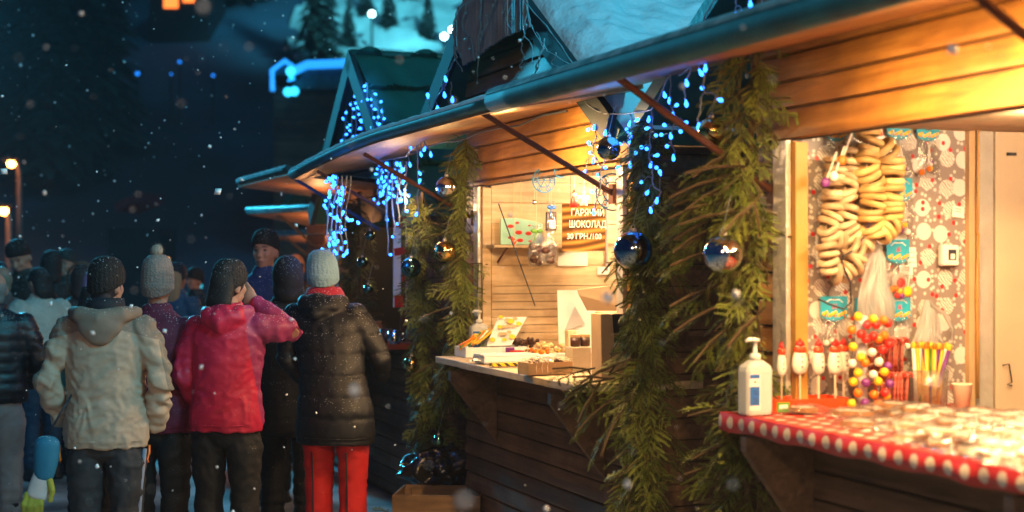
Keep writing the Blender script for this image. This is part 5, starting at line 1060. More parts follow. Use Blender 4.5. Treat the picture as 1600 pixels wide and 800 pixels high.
for i, (x, z, r) in enumerate([(-.06, .03, .020), (-.02, .05, .013), (-.01, -.005, .022), (.05, -.01, .020), (-.06, -.035, .016), (.0, -.05, .020), (.055, .035, .009), (.06, -.055, .011)]): b.ball((x, -.001, z), (r, .002, r*.55), 10, 6); b.build('fruit_print', M['red'], bd, smooth=True); b = MB()
# hanging items in the window (v=.05)
def hang(px, py, v, nm, lb, cat, top=2.06):
    s, z = hv(px, py, v); t = thing(nm, lb, cat, P(s, v, z), SIDE); b = MB(); b.tube([(0, 0, 0), (0.003, 0, max(.02, top-z))], .001, 4); b.build('string', M['stickw'], t); return t
def giftbag(px, py, w, h, lb, m, seed, ribbon=None, v=.1, lab=False):
    t = hang(px, py, v, 'gift_bag', lb, 'gift bag'); r4 = random.Random(seed)
    if lab:
        b = MB(); b.box((0, 0, -h*.55), (w*.9, .02, h*.8)); b.build('contents', m, t, bevel=.006); b = MB(); b.box((.004, -.0115, -h*.68), (w*.5, .002, h*.34)); b.build('label', M['paper'], t)
    else:
        for i in range(6): b = MB(); b.ball((r4.uniform(-w*.25, w*.25), r4.uniform(-.01, .01), -h*(.42+.09*i)), (w*.28, .022, h*.13), 9, 6); b.build('chocolate', m, t, smooth=True)
    b = MB(); prof = [(w*.30, .035), (w*.12, .0), (w*.32, -h*.2), (w*.5, -h*.45), (w*.52, -h*.8), (w*.4, -h), (.001, -h*1.02)]; b.lathe(prof, n=22, squash=(1, .45)); b.build('bag_film', M['film'], t, smooth=True)
    if ribbon:
        b = MB(); b.ball((-w*.2, -.01, .004), (w*.22, .008, .011), 10, 6); b.ball((w*.2, -.01, .004), (w*.22, .008, .011), 10, 6); b.tube([(0, -.01, 0), (-w*.2, -.012, -.05)], .004, 5); b.build('ribbon', ribbon, t, smooth=True)
giftbag(838, 362, .09, .19, 'long clear gift bag of chocolate with a yellow green ribbon', M['choc'], 1, M['green']); giftbag(858, 368, .10, .155, 'clear gift bag with chunky chocolate hanging beside the ribboned one', M['choc'], 2)
giftbag(861, 325, .065, .125, 'upper gift bag with dark chocolate bar and white label', M['choc'], 3, M['blue'], v=.05, lab=True)
# lace ornaments
def lace(px, py, R, lb, n=6):
    t = hang(px, py, .0, 'lace_ornament', lb, 'ornament'); b = MB(); b.torus((0, 0, 0), R, .0035, 'y', 24, 5); b.torus((0, 0, 0), R*.55, .003, 'y', 20, 5)
    for k in range(n): a = 2*pi*k/n; b.tube([(0, 0, 0), (R*cos(a), 0, R*sin(a))], .0025, 4); b.torus((R*.76*cos(a), 0, R*.76*sin(a)), R*.2, .0025, 'y', 12, 4)
    b.build('lace', M['bluelace'], t, smooth=True)
M['bluelace'] = mat('blue_lace', (.03, .16, .34), .5)
lace(850, 282, .062, 'blue lace ornament hanging at the top of the hot chocolate window'); lace(875, 268, .03, 'little blue lace ornament next to the bigger one'); lace(957, 300, .085, 'large blue lace ornament partly behind the icicle lights')
t = hang(835, 312, .02, 'bauble', 'small pale ball hanging at the top of the hot chocolate window', 'ornament'); b = MB(); b.ball((0, 0, -.014), .014, 14, 10); b.build('ball', cs_, t, smooth=True)
t = hang(897, 305, .02, 'toy_figure', 'small red and white hanging figure above the brown poster', 'ornament'); b = MB(); b.lathe([(.022, -.06), (.020, -.03), (.010, -.005), (.012, .01), (.002, .03)], n=12); b.build('robe', M['red'], t, smooth=True); b = MB(); b.ball((0, -.004, .003), .011, 10, 8); b.build('head', M['icing'], t, smooth=True)
t = hang(912, 305, .03, 'toy_angel', 'small white hanging angel next to the red figure', 'ornament'); b = MB(); b.lathe([(.02, -.05), (.008, 0), (.002, .01)], n=12); b.build('robe', M['icing'], t, smooth=True); b = MB(); b.ball((0, 0, .012), .009, 10, 8); b.build('head', M['icing'], t, smooth=True); b = MB(); b.ball((-.018, .004, -.012), (.016, .003, .012), 8, 6); b.ball((.018, .004, -.012), (.016, .003, .012), 8, 6); b.build('wing', M['white'], t, smooth=True)
for px in (803, 814): 
    s, z = hv(px, 300, .0); t = thing('hanging_cord', ['orange knotted cord hanging in front of the turquoise tray', 'thin plain cord next to the orange knotted one'][px == 814], 'cord', P(s, .0, z), SIDE); b = MB(); L_ = .26 if px == 803 else .13; b.tube([(0, 0, .1), (0, 0, -L_*.5), (.002, 0, -L_)], .0018, 5); b.build('cord_body', M['ginger'], t)
    if px == 803: b = MB(); b.ball((0, 0, -L_-.01), (.016, .01, .018), 10, 6); b.build('knot', M['redtray'], t, smooth=True)
# dark green rod
t = thing('green_rod', 'thin dark green rod slanting across the pale lining', 'rod', P(2.9, .25, CZ), SIDE); a = np.array(wall2(779, 318, .5)); e = np.array(wall2(836, 478, .5)); o0 = np.array(t.location); inv = np.array(Matrix.Rotation(-SIDE, 3, 'Z')); b = MB(); b.tube([inv @ (a-o0), inv @ (e-o0)], .0035, 8); b.build('rod_body', M['ink'], t)
# sheets under the poster
for (px, py, w, h, lb) in [(895, 405, .17, .06, 'plain white sheet pinned below the brown poster'), (943, 423, .07, .035, 'small white card at the end of the pale lining'), (915, 385, .04, .02, 'tiny price slip hanging under the brown poster')]:
    q = wall2(px, py, .02); t = thing('paper_sheet', lb, 'paper', q, SIDE); b = MB(); b.grid(lambda u, k: ((u-.5)*w*1.1, -.01*sin(3*u), (k-.5)*h*1.3), 6, 4); b.build('sheet', M['paper'], t, solid=.001)
q = wall2(948, 370, .03); t = thing('wall_pole', 'grey upright pole on the pale lining beside the poster', 'pole', q, SIDE); b = MB(); b.tube([(0, 0, -.2), (0, 0, .35)], .008, 8); b.build('pole_body', M['greyink'], t)
# ---------------- stall 3 goods, sign ----------------
s, z = hv(645, 410, .02); t = thing('wall_sign', 'red and white sign on the green roofed stall behind the dark teal ball', 'sign', P(s, -.03, z), SIDE); b = MB(); b.box((0, 0, 0), (.17, .02, .60)); bd = b.build('board', M['paper'], t, bevel=.003)
b = MB(); b.box((0, -.012, .08), (.165, .004, .05), (0, -.15, 0)); b.box((.02, -.012, -.11), (.10, .004, .035)); b.box((-.05, -.012, -.26), (.06, .004, .08)); b.box((-.01, -.012, .27), (.165, .004, .07)); b.build('red_band', M['red'], bd)
q = onc(608, 520, CT); t = thing('clay_pot', 'brown clay jug on the red counter beside the black coat', 'jug', P(5.25, -.2, CT+.002), SIDE); b = MB(); b.lathe([(.05, 0), (.062, .03), (.060, .07), (.048, .11), (.05, .13), (.044, .125)], n=20); b.build('body', M['pot'], t, smooth=True); b = MB(); b.torus((.06, 0, .07), .03, .007, 'y', 14, 7); b.build('handle', M['ink'], t, smooth=True)
for i, (s_, v_, m, lb) in enumerate([(4.95, -.2, M['ink'], 'dark mug on the red counter next to the clay jug'), (4.75, -.2, cs_, 'small shiny cup at the end of the red counter')]):
    t = thing('mug', lb, 'mug', P(s_, v_, CT+.002), SIDE); b = MB(); b.lathe([(.036, 0), (.045, .03), (.042, .09), (.038, .088), (.035, .01)], n=18); b.build('body', m, t, smooth=True); b = MB(); b.torus((.045, 0, .045), .02, .005, 'y', 12, 6); b.build('handle', m, t, smooth=True)
# ---------------- crate and rubbish bag ----------------
def crate(px, py, z, w, d, h, lb, rz):
    p = onc(px, py, z); p.z = 0; t = thing('wooden_crate', lb, 'crate', p, SIDE+rz); b = MB()
    for (x, y) in ((-w/2, -d/2), (w/2, -d/2), (-w/2, d/2), (w/2, d/2)): b.box((x, y, h/2), (.04, .04, h))
    b.build('corner_post', M['raw2'], t, bevel=.002)
    for side in range(4):
        b = MB()
        for k in range(2):
            z_ = .05+h*.45*k+.04
            if side < 2: b.box((0, (-d/2-.02) if side == 0 else d/2+.02, z_+.03), (w+.03, .012, .10))
            else: b.box(((-w/2-.02) if side == 2 else w/2+.02, 0, z_+.03), (.012, d+.06, .10))
        b.build('side_slats', M['raw2'], t, bevel=.002)
    b = MB(); b.box((0, 0, .03), (w, d, .02)); b.build('bottom', M['raw2'], t); return t
M['raw2'] = wood('crate_wood', (.20, .12, .07), (.34, .21, .12), ph=2, var=.05, rough=.7)
crate(690, 770, .28, .46, .36, .28, 'weathered wooden crate under the black rubbish bag', -.45)
def rubbish(loc, R, lb, seed):
    r = np.random.default_rng(seed); ph = r.uniform(0, 6, 20)
    t = thing('rubbish_bag', lb, 'rubbish bag', loc, 0); b = MB(); b.ball((0, 0, R[2]*.8), R, 90, 60)
    def f(v):
        d = sum(np.sin(v @ r.uniform(-1, 1, 3)*(14+5*k)+ph[k])/(1.3+k*.5) for k in range(9)); n = v-np.array((0, 0, R[2]*.8)); e = np.array([1-2.4*abs(mnoise.noise(Vector((x*9+seed, y*9, z*12))))+.5*mnoise.noise(Vector((x*24, y*24, z*24))) for x, y, z in v]); return v+n*((.07*d+.22*e)[:, None])
    b.tf(f); b.build('bag_skin', M['blackbag'], t, smooth=True)
    b = MB(); b.tube([(0, 0, R[2]*1.55), (.03, 0, R[2]*1.8), (.08, .02, R[2]*1.9)], [.03, .015, .035], 8); b.build('knot', M['blackbag'], t)
p = onc(690, 740, .34); rubbish((p.x, p.y, .25), (.22, .17, .13), 'shiny black rubbish bag slumped over the wooden crate', 3)
p = onc(1055, 800, .32); rubbish((p.x, p.y, .02), (.17, .14, .20), 'top of a black rubbish bag at the lower edge between the garlands', 6)
# ---------------- people ----------------
def dust(m, amt=1.):
    """weave, grime and a few settled snow grains on upward faces"""
    t = m.node_tree; N = t.nodes; L = t.links; p = N['Principled BSDF']; src = p.inputs['Base Color'].links[0].from_socket
    g = N.new('ShaderNodeNewGeometry'); sx = N.new('ShaderNodeSeparateXYZ'); L.new(g.outputs['Normal'], sx.inputs[0]); tc = N.new('ShaderNodeTexCoord')
    v = N.new('ShaderNodeTexVoronoi'); v.inputs['Scale'].default_value = 75; L.new(tc.outputs['Object'], v.inputs['Vector']); a = N.new('ShaderNodeMath'); a.operation = 'MULTIPLY_ADD'; a.inputs[1].default_value = .20*amt; a.inputs[2].default_value = .05; L.new(sx.outputs[2], a.inputs[0])
    c = N.new('ShaderNodeMath'); c.operation = 'LESS_THAN'; L.new(v.outputs['Distance'], c.inputs[0]); L.new(a.outputs[0], c.inputs[1]); mx = N.new('ShaderNodeMix'); mx.data_type = 'RGBA'; L.new(c.outputs[0], mx.inputs[0]); L.new(src, mx.inputs[6]); mx.inputs[7].default_value = (.6, .62, .65, 1)
    L.new(mx.outputs[2], p.inputs['Base Color'])
    n3 = N.new('ShaderNodeTexNoise'); n3.inputs['Scale'].default_value = 260; n3.inputs['Detail'].default_value = 2; L.new(tc.outputs['Object'], n3.inputs['Vector']); b2 = N.new('ShaderNodeBump'); b2.inputs['Strength'].default_value = .35; b2.inputs['Distance'].default_value = .003; L.new(n3.outputs['Fac'], b2.inputs['Height'])
    if p.inputs['Normal'].links: L.new(p.inputs['Normal'].links[0].from_socket, b2.inputs['Normal'])
    L.new(b2.outputs[0], p.inputs['Normal']); return m
def cloth(name, c, rough=.75, var=.12, bump=.35, bs=10, sheen=0, **k): return dust(mat(name, c, rough, var=var, vs=7, bump=bump, bs=bs, sheen=sheen, **k))
SKIN = mat('skin', (.42, .22, .15), .55, var=.08); EYE = mat('eye_dark', (.01, .01, .01), .2); LIP = mat('lips', (.30, .09, .08), .5)
def zoned(name, c_main, zones, rough=.75, bump=.5, bs=9):
    """cloth with panels of other colour; zones: list of (axis expr tuple, threshold, colour)"""
    m = mat(name, c_main, rough, var=.07, vs=5, bump=bump, bs=bs, sheen=0); t = m.node_tree; N = t.nodes; L = t.links; p = N['Principled BSDF']; src = p.inputs['Base Color'].links[0].from_socket
    tc = N.new('ShaderNodeTexCoord')
    for (vec, off, th, col) in zones:
        d = N.new('ShaderNodeVectorMath'); d.operation = 'DOT_PRODUCT'; a = N.new('ShaderNodeVectorMath'); a.operation = 'ABSOLUTE' if off == 'abs' else 'ADD'
        L.new(tc.outputs['Object'], a.inputs[0]); 
        if off != 'abs': a.inputs[1].default_value = (0, 0, 0)
        L.new(a.outputs[0], d.inputs[0]); d.inputs[1].default_value = vec
        g = N.new('ShaderNodeMath'); g.operation = 'GREATER_THAN'; g.inputs[1].default_value = th; L.new(d.outputs['Value'], g.inputs[0])
        mx = N.new('ShaderNodeMix'); mx.data_type = 'RGBA'; L.new(g.outputs[0], mx.inputs[0]); L.new(src, mx.inputs[6]); mx.inputs[7].default_value = (*col, 1); src = mx.outputs[2]
    L.new(src, p.inputs['Base Color']); return dust(m)
def fingers(b, w, d, up, curl=.5, sc=1., mirror=1):
    """palm and five fingers from wrist w along d"""
    d = nrm(d); side = nrm(np.cross(d, up))*mirror; nn = nrm(np.cross(side, d))
    b.cap([w, w+d*.045*sc, w+d*.085*sc], [(.022*sc, .018*sc), (.036*sc, .016*sc), (.034*sc, .013*sc)], 10, up=nn)
    for i, (o, l) in enumerate([(-.030, .070), (-.010, .080), (.010, .075), (.030, .058)]):
        p = w+d*.085*sc+side*o*sc; c1 = nrm(d-nn*curl*.5); c2 = nrm(d-nn*curl*1.4); b.cap([p-d*.02*sc, p+c1*l*.5*sc, p+(c1*l*.5+c2*l*.5)*sc], [.0105*sc, .009*sc, .008*sc], 7)
    p = w+d*.03*sc-side*.03*sc; b.cap([w+d*.02*sc-side*.01*sc, p-side*.018*sc+d*.02*sc-nn*.008, p-side*.022*sc+d*.05*sc-nn*.02], [.014*sc, .011*sc, .009*sc], 7)
def person(label, px, Y, yaw, jm, tm, H=1.72, hem=.82, arms=None, hat=None, hood=None, puffy=0, width=1., lean=0, side=0, bust=0, skirt=0., boots=None, vox=.016, hands=(False, False), hair=None, scarf=None, legs=((.10, 0), (-.10, 0)), collar=True, headyaw=0, nod=0, face=False, pos=None, sleeve=1., crease=.006, tzone=None, gl=None):
    if pos is None: pos = ((px-CX)/F*Y, Y, 0)
    arms = arms or {}; aL = arms.get('L', [(-.275, -.03, 1.14), (-.225, .12, .97)]); aR = arms.get('R', [(.275, -.03, 1.14), (.225, .12, .97)]); w_ = width
    def bend(v):
        v = v.copy(); k = np.clip(v[:, 2]-.9, 0, None); v[:, 1] += lean*k*(1+.35*k); v[:, 0] += side*k; v[:, 2] -= .25*abs(lean)*k*k; return v
    def headrot(v):
        c, s_ = cos(headyaw), sin(headyaw); q = v-np.array((0, 0, 1.52)); q = np.stack([q[:, 0]*c-q[:, 1]*s_, q[:, 0]*s_+q[:, 1]*c, q[:, 2]], 1)
        if nod: c, s_ = cos(nod), sin(nod); q = np.stack([q[:, 0], q[:, 1]*c-q[:, 2]*s_*-1, -q[:, 1]*s_+q[:, 2]*c], 1)
        return q+np.array((0, 0, 1.52))
    # body: one continuous mesh
    hb = MB(); hb.ball((0, 0, 1.615), (.074, .092, .100), 18, 12); hb.ball((0, .030, 1.555), (.055, .062, .070), 14, 9); hb.ball((0, .052, 1.515), (.03, .035, .025), 10, 7)
    hb.cap([(0, .088, 1.61), (0, .108, 1.572)], [.010, .015], 8); hb.ball((.075, -.005, 1.585), (.012, .022, .032), 8, 6); hb.ball((-.075, -.005, 1.585), (.012, .022, .032), 8, 6); hb.ball((0, .088, 1.635), (.05, .012, .01), 8, 6); hb.ball((0, .092, 1.535), (.022, .010, .010), 8, 6)
    hb.ball((.035, .07, 1.575), (.02, .02, .022), 8, 6); hb.ball((-.035, .07, 1.575), (.02, .02, .022), 8, 6)
    hb.cap([(0, -.005, 1.44), (0, .0, 1.53)], [.058, .052], 12); hb.v = [headrot(np.vstack(hb.v))]
    hb.cap([(0, 0, .90), (0, 0, 1.08), (0, .01, 1.28), (0, 0, 1.41)], [(.15, .105), (.13, .10), (.155, .11), (.13, .075)], 16, up=(0, 1, 0))
    for sg, a in ((-1, aL), (1, aR)):
        sh = np.array((sg*.165*w_, 0, 1.395)); e = np.array(a[0]); w = np.array(a[1]); hb.cap([sh, e, w], [.05, .040, .028], 10)
        if hands[0 if sg < 0 else 1]: up = a[2] if len(a) > 2 else (0, -1, .2); fingers(hb, w, (w-e)*.6+np.array(a[3] if len(a) > 3 else (0, 0, 0)), np.array(up, float), .5, 1., sg)
    for (x, y) in legs: hb.cap([(x*.9, 0, .90), (x, y*.5+.01, .48), (x, y, .09)], [.085, .055, .036], 10); hb.cap([(x, y-.03, .05), (x*1.15, y+.15, .035)], [.035, .03], 8)
    hb.v = [bend(np.vstack(hb.v))]; body = hb.blob('person', SKIN, None, vox=(.008 if (face or any(hands)) else .012), smooth=2)
    body.location = pos; body.rotation_euler = (0, 0, yaw); body.scale = (H/1.72,)*3; tag(body, label, 'person', 'people in the market crowd')
    # trousers
    b = MB()
    for (x, y) in legs: b.cap([(x*.75, 0, .86), (x, .0, .72), (x, y*.5+.012, .47), (x*1.02, y, .12)], [(.085, .09), (.092, .098), (.074, .078), (.066, .072)], 14)
    b.cap([(0, -.005, .80), (0, -.005, .92)], [(.150*w_, .105), (.125*w_, .09)], 14, up=(0, 1, 0))
    sd = (len(label)*3.1+abs(px or 0)*.37) % 50
    def ridg(v, fx, fz, o, w=.35):
        out = np.empty(len(v))
        for i in range(len(v)):
            x, y, z = v[i]; a = mnoise.noise(Vector((x*5+o, y*5, z*4))); q = mnoise.noise(Vector((x*fx+a*w*3, y*fx+o, z*fz+a*w*5))); out[i] = 1-2.6*abs(q)
        return np.clip(out, -.6, 1)
    def cre(v, n):
        q = crease*1.25*ridg(v, 7, 13, sd)+crease*.5*ridg(v, 15, 22, sd+9)+crease*.9*np.sin(v[:, 2]*95+v[:, 1]*30)*np.clip(1-np.abs(v[:, 2]-.2)*6, 0, 1)
        return v+n*q[:, None]
    b.tf(bend); b.blob('trousers', tm, body, vox, 3, cre)
    for (x, y) in legs:
        b = MB(); b.cap([(x*1.0, y-.05, .06), (x*1.12, y+.08, .05), (x*1.2, y+.17, .045)], [(.046, .055), (.048, .045), (.042, .036)], 12); b.cap([(x, y-.01, .06), (x, y-.005, .20)], [.058, .062], 12); b.box((x*1.1, y+.05, .012), (.085, .28, .022)); b.blob('boot', boots or M['bootblack'], body, .014, 2)
    # jacket
    b = MB(); prof = [(hem, .185+skirt, .135+skirt*.7), (hem+(1.02-hem)*.5, .182+skirt*.6, .138+skirt*.4), (1.04, .165, .130), (1.20, .178, .138+bust*.02), (1.33, .195, .135), (1.40, .175, .110), (1.455, .085, .085)]
    b.tube([(0, .0, z) for z, _, _ in prof], [(rx*w_, ry) for _, rx, ry in prof], 22, up=(0, 1, 0))
    for sg, a in ((-1, aL), (1, aR)):
        sh = np.array((sg*.15*w_, 0, 1.375)); e = np.array(a[0]); w = np.array(a[1]); m1 = sh*.45+e*.55+np.array((sg*.012, 0, 0)); b.cap([sh, m1, e, e*.4+w*.6, w], [.080*sleeve, .067*sleeve, .059*sleeve, .052*sleeve, .044*sleeve], 14)
    if collar: b.tube([(0, 0, 1.43), (0, -.004, 1.475), (0, -.004, 1.505)], [(.085, .085), (.078, .080), (.074, .076)], 16, up=(0, 1, 0))
    if hood == 'down': b.cap([(-.115, -.02, 1.46), (-.075, -.10, 1.44), (0, -.125, 1.405), (.075, -.10, 1.44), (.115, -.02, 1.46)], [.035, .052, .062, .052, .035], 12); b.ball((0, -.105, 1.43), (.095, .06, .075), 14, 10)
    jf = random.Random(hash(label) % 1000 if False else len(label)*7+int(abs(px or 0))); o1, o2 = jf.uniform(0, 6), jf.uniform(0, 6)
    def fold(v, n):
        arm = np.clip((np.abs(v[:, 0])-.17)*14, 0, 1)
        if puffy: q = crease*.6*ridg(v, 9, 9, sd+3)
        else: q = crease*1.3*ridg(v, 6.5, 7.5, sd+3, .5)*(.6+.8*arm+.5*np.clip(1-np.abs(v[:, 2]-1.0)*5, 0, 1))+crease*.6*ridg(v, 13, 20, sd+5)+crease*.3*ridg(v, 30, 44, sd+7)+arm*crease*.5*np.sin(v[:, 2]*70+v[:, 0]*30+4*ridg(v, 4, 4, sd))
        q += np.where(v[:, 2] < hem+.03, -.006*np.sin((hem+.03-v[:, 2])*100), 0)
        if puffy: ph = ((v[:, 2]+.006*np.sin(v[:, 0]*14+o1))/puffy) % 1; q += .011*(np.sqrt(np.clip(1-(2*ph-1)**4, 0, 1))-.6)+.003*np.sin(v[:, 0]*90+v[:, 2]*11)*np.exp(-((ph-.0)*6)**2)
        return v+n*q[:, None]
    b.tf(bend); jk = b.blob('jacket', jm, body, vox*.85, 3, fold)
    b = MB(); ry_ = .140+skirt*.7; b.tube([(x*(.182+skirt)*w_, -math.sqrt(max(0, 1-x*x))*ry_*.985, hem+.035) for x in np.linspace(-.93, .93, 15)], .0035, 5, up=(0, 0, 1)); b.tf(bend); b.build('hem_seam', jm, jk, smooth=True)
    if scarf: b = MB(); b.torus((0, 0, 1.485), .082, .036, 'z', 20, 10); b.torus((0, .004, 1.515), .075, .03, 'z', 20, 10); b.tf(bend); b.blob('scarf', scarf, body, .012, 2)
    def headtf(b): b.v = [bend(headrot(np.vstack(b.v)))]
    if hat:
        kind, hm = hat[0], hat[1]
        b = MB()
        if kind == 'beanie': b.lathe([(.084, 1.60), (.088, 1.605), (.089, 1.635), (.087, 1.66), (.083, 1.69), (.066, 1.725), (.040, 1.742), (.004, 1.748)], n=104, squash=(.98, 1.15)); 
        elif kind == 'tall': b.lathe([(.086, 1.585), (.090, 1.59), (.092, 1.64), (.089, 1.68), (.086, 1.71), (.074, 1.75), (.045, 1.775), (.004, 1.782)], n=104, squash=(.98, 1.12))
        elif kind == 'hood': b.ball((0, -.012, 1.61), (.10, .115, .125), 20, 14); b.ball((0, -.03, 1.53), (.10, .10, .09), 16, 10)
        q_ = np.vstack(b.v); k_ = np.clip((1.70-q_[:, 2])/.1, 0, 1); q_[:, 2] += .38*q_[:, 1]*k_+(.012 if face else -.008)*k_; b.v = [q_]
        if kind != 'hood': q_ = np.vstack(b.v); an_ = np.arctan2(q_[:, 1], q_[:, 0]); f_ = 1+.014*np.sin(an_*26)*np.clip((1.74-q_[:, 2])/.06, 0, 1); q_[:, 0] *= f_; q_[:, 1] *= f_; b.v = [q_]
        headtf(b)
        if kind == 'hood': b.blob('hood', hm, body, .014, 2)
        else: b.build('hat', hm, body, smooth=True, solid=.004)
        if kind == 'tall':
            b = MB(); z0 = (1.60 if kind == 'beanie' else 1.588)+(.03 if face else 0); b.lathe([(.089, z0-.008), (.0925, z0-.002), (.0925, z0+.03), (.089, z0+.036)], n=28, squash=(.98, 1.14)); headtf(b); b.build('hat_brim', hm, body, smooth=True)
        if len(hat) > 2:
            b = MB(); c = np.array((0, -.01, 1.80)); rp = random.Random(4)
            for k in range(420): d = nrm([rp.gauss(0, 1) for _ in range(3)]); e = d*rp.uniform(.035, .052); s_ = nrm(np.cross(d, (.3, .5, .8)))*.0035; b.add([c-s_, c+s_, c+e], [(0, 1, 2)])
            b.ball(c, .034, 12, 8); headtf(b); b.build('pompom', hat[2], body)
    if hair:
        b = MB()
        if hair[0] == 'short': b.ball((0, -.012, 1.60), (.080, .088, .080), 16, 10); b.ball((0, -.04, 1.54), (.062, .045, .05), 12, 8)
        else: b.ball((0, -.014, 1.62), (.085, .100, .100), 16, 10); b.cap([(0, -.05, 1.60), (0, -.075, 1.50), (0, -.085, hair[2] if len(hair) > 2 else 1.38)], [(.085, .055), (.09, .05), (.065, .03)], 14, up=(0, 1, 0))
        headtf(b); b.blob('hair', hair[1], body, .010, 2)
    if face:
        for sg in (-1, 1):
            b = MB(); b.ball((sg*.030, .082, 1.608), (.011, .008, .006), 10, 8); headtf(b); b.build('eye', EYE, body, smooth=True)
            b = MB(); b.cap([(sg*.014, .094, 1.628), (sg*.034, .092, 1.633), (sg*.050, .080, 1.626)], [.003, .004, .002], 6); headtf(b); b.build('eyebrow', M['ink'], body, smooth=True)
        b = MB(); b.cap([(-.020, .096, 1.536), (0, .102, 1.538), (.020, .096, 1.536)], [.004, .005, .004], 8); headtf(b); b.build('lips', LIP, body, smooth=True)
    return body, bend
M['bootblack'] = mat('boot_black', (.012, .012, .014), .5)
K = lambda n, c, **k: cloth(n, c, **k)
blk = K('black_cloth', (.006, .006, .007)); blk2 = K('black_trousers', (.006, .006, .007), bump=.6, bs=16); knit = K('black_knit', (.005, .005, .006), bump=1., bs=90)
# 1 beige jacket man
bj = zoned('beige_jacket', (.42, .31, .22), [((.28, 0, 1), 'abs', 1.405, (.235, .175, .13)), ((1.0, 0, .22), 'abs', .565, (.22, .185, .14))], bump=.3)
man, bend = person('person in a beige and taupe jacket and black beanie seen from behind', 166, 7.5, .02, bj, K('dark_trousers', (.022, .021, .024), bump=.5, bs=14), H=1.64, hem=.79, hat=('beanie', knit), width=1.10, hood=None, hair=('short', M['ink']), arms={'L': [(-.285, -.05, 1.13), (-.23, .06, .93)], 'R': [(.285, -.04, 1.13), (.225, .07, .90)]}, sleeve=.98, vox=.0105, crease=.008, headyaw=-.45)
b = MB(); b.cap([(-.16, -.02, 1.465), (-.10, -.12, 1.455), (0, -.15, 1.435), (.10, -.12, 1.455), (.16, -.02, 1.465)], [.032, .045, .05, .045, .032], 12); b.ball((0, -.135, 1.40), (.115, .055, .075), 14, 10); b.ball((0, -.14, 1.35), (.07, .04, .05), 12, 8); b.tf(bend); b.blob('hood', cloth('taupe_hood', (.235, .175, .13)), man, .013, 3)
b = MB(); b.tube([(0, -.01, 1.44), (0, -.012, 1.50), (0, -.01, 1.535)], [(.105, .10), (.098, .092), (.092, .086)], 18, up=(0, 1, 0), cap=False); b.tf(bend); b.build('collar', cloth('navy_lining', (.010, .012, .02)), man, smooth=True, solid=.012)
b = MB(); b.box((-.315, -.085, 1.30), (.05, .01, .012), (0, .5, .2)); b.build('sleeve_label', M['ink'], man)
for sg, m, nm in ((1, M['orange'], 'drawstring'), (-1, M['orange'], 'drawstring')): b = MB(); b.tube([(sg*.222, -.03, .80), (sg*.224, -.04, .76), (sg*.215, -.05, .73), (sg*.222, -.05, .715)], .006, 6); b.build(nm, m, man, smooth=True)
b = MB(); b.tube([(.198, -.02, .78), (.178, -.02, .6), (.16, .0, .40), (.15, .02, .15)], .012, 6); b.build('side_stripe', mat('grey_stripe', (.20, .24, .34), .5), man, smooth=True)
# glove hanging at his side from a strap
p = hy(62, 700, 7.35); t = thing('ski_glove', 'white and yellow glove with blue cuff hanging beside the beige jacket', 'glove', p, .1)
b = MB(); b.cap([(.035, 0, .02), (.03, 0, -.06), (.02, 0, -.13)], [(.062, .05), (.058, .045), (.048, .038)], 16, up=(0, 1, 0)); b.blob('cuff', cloth('blue_cuff', (.01, .15, .26)), t, .01, 3)
b = MB(); b.cap([(.018, 0, -.11), (.004, 0, -.17), (-.012, 0, -.225)], [(.042, .03), (.052, .03), (.052, .026)], 14, up=(0, 1, 0)); b.blob('palm', cloth('white_glove', (.55, .52, .50)), t, .009, 3)
b = MB(); wv_ = np.array((-.015, 0, -.215))
for i, (ox, l) in enumerate([(-.042, .085), (-.015, .10), (.012, .10), (.036, .08)]): q = wv_+np.array((ox, 0, 0)); b.cap([q, q+np.array((-.014, -.012, -l*.55)), q+np.array((-.016, .006, -l))], [.017, .016, .013], 10)
b.cap([(.045, -.01, -.15), (.062, -.02, -.20), (.052, -.02, -.245)], [.019, .017, .014], 10); b.blob('glove_fingers', cloth('yellow_glove', (.30, .30, .03)), t, .007, 2)
b = MB(); b.tube([(.04, 0, .06), (.09, .03, .16), (.14, .06, .25)], .006, 6); b.build('strap', M['ink'], t, smooth=True)
# 2 maroon with pompom
person('person in a maroon jacket and grey pompom hat behind the beige jacket', 246, 8.15, -.15, K('maroon', (.13, .008, .035)), blk2, H=1.62, hem=.80, hat=('tall', cloth('greige_knit', (.24, .19, .165), bump=1., bs=80), cloth('fur_pompom', (.38, .32, .26))), width=1.12, headyaw=.1, arms={'R': [(.27, 0, 1.12), (.20, .14, .98)]})
# 3 pink jacket, raised arm
pk = zoned('pink_jacket', (.52, .012, .055), [((1., 0, .12), 'add', .305, (.30, .03, .12))], bump=.5, rough=.5)
pb, bend = person('person in a bright pink jacket raising one hand to the face', 354, 8.0, -.12, pk, blk2, H=1.63, hem=.82, hat=('beanie', cloth('black_knit_loose', (.010, .009, .010), bump=1., bs=70)), hair=('long', cloth('black_hair', (.012, .010, .010)), 1.46), hood='down', width=1.08, arms={'L': [(-.24, -.02, 1.12), (-.20, .10, .95)], 'R': [(.345, .06, 1.335), (.115, .13, 1.50), (0, -1, .1), (-.05, .0, .10)]}, hands=(False, True), headyaw=-.55, vox=.0115, side=.02, sleeve=.95)
b = MB(); pass
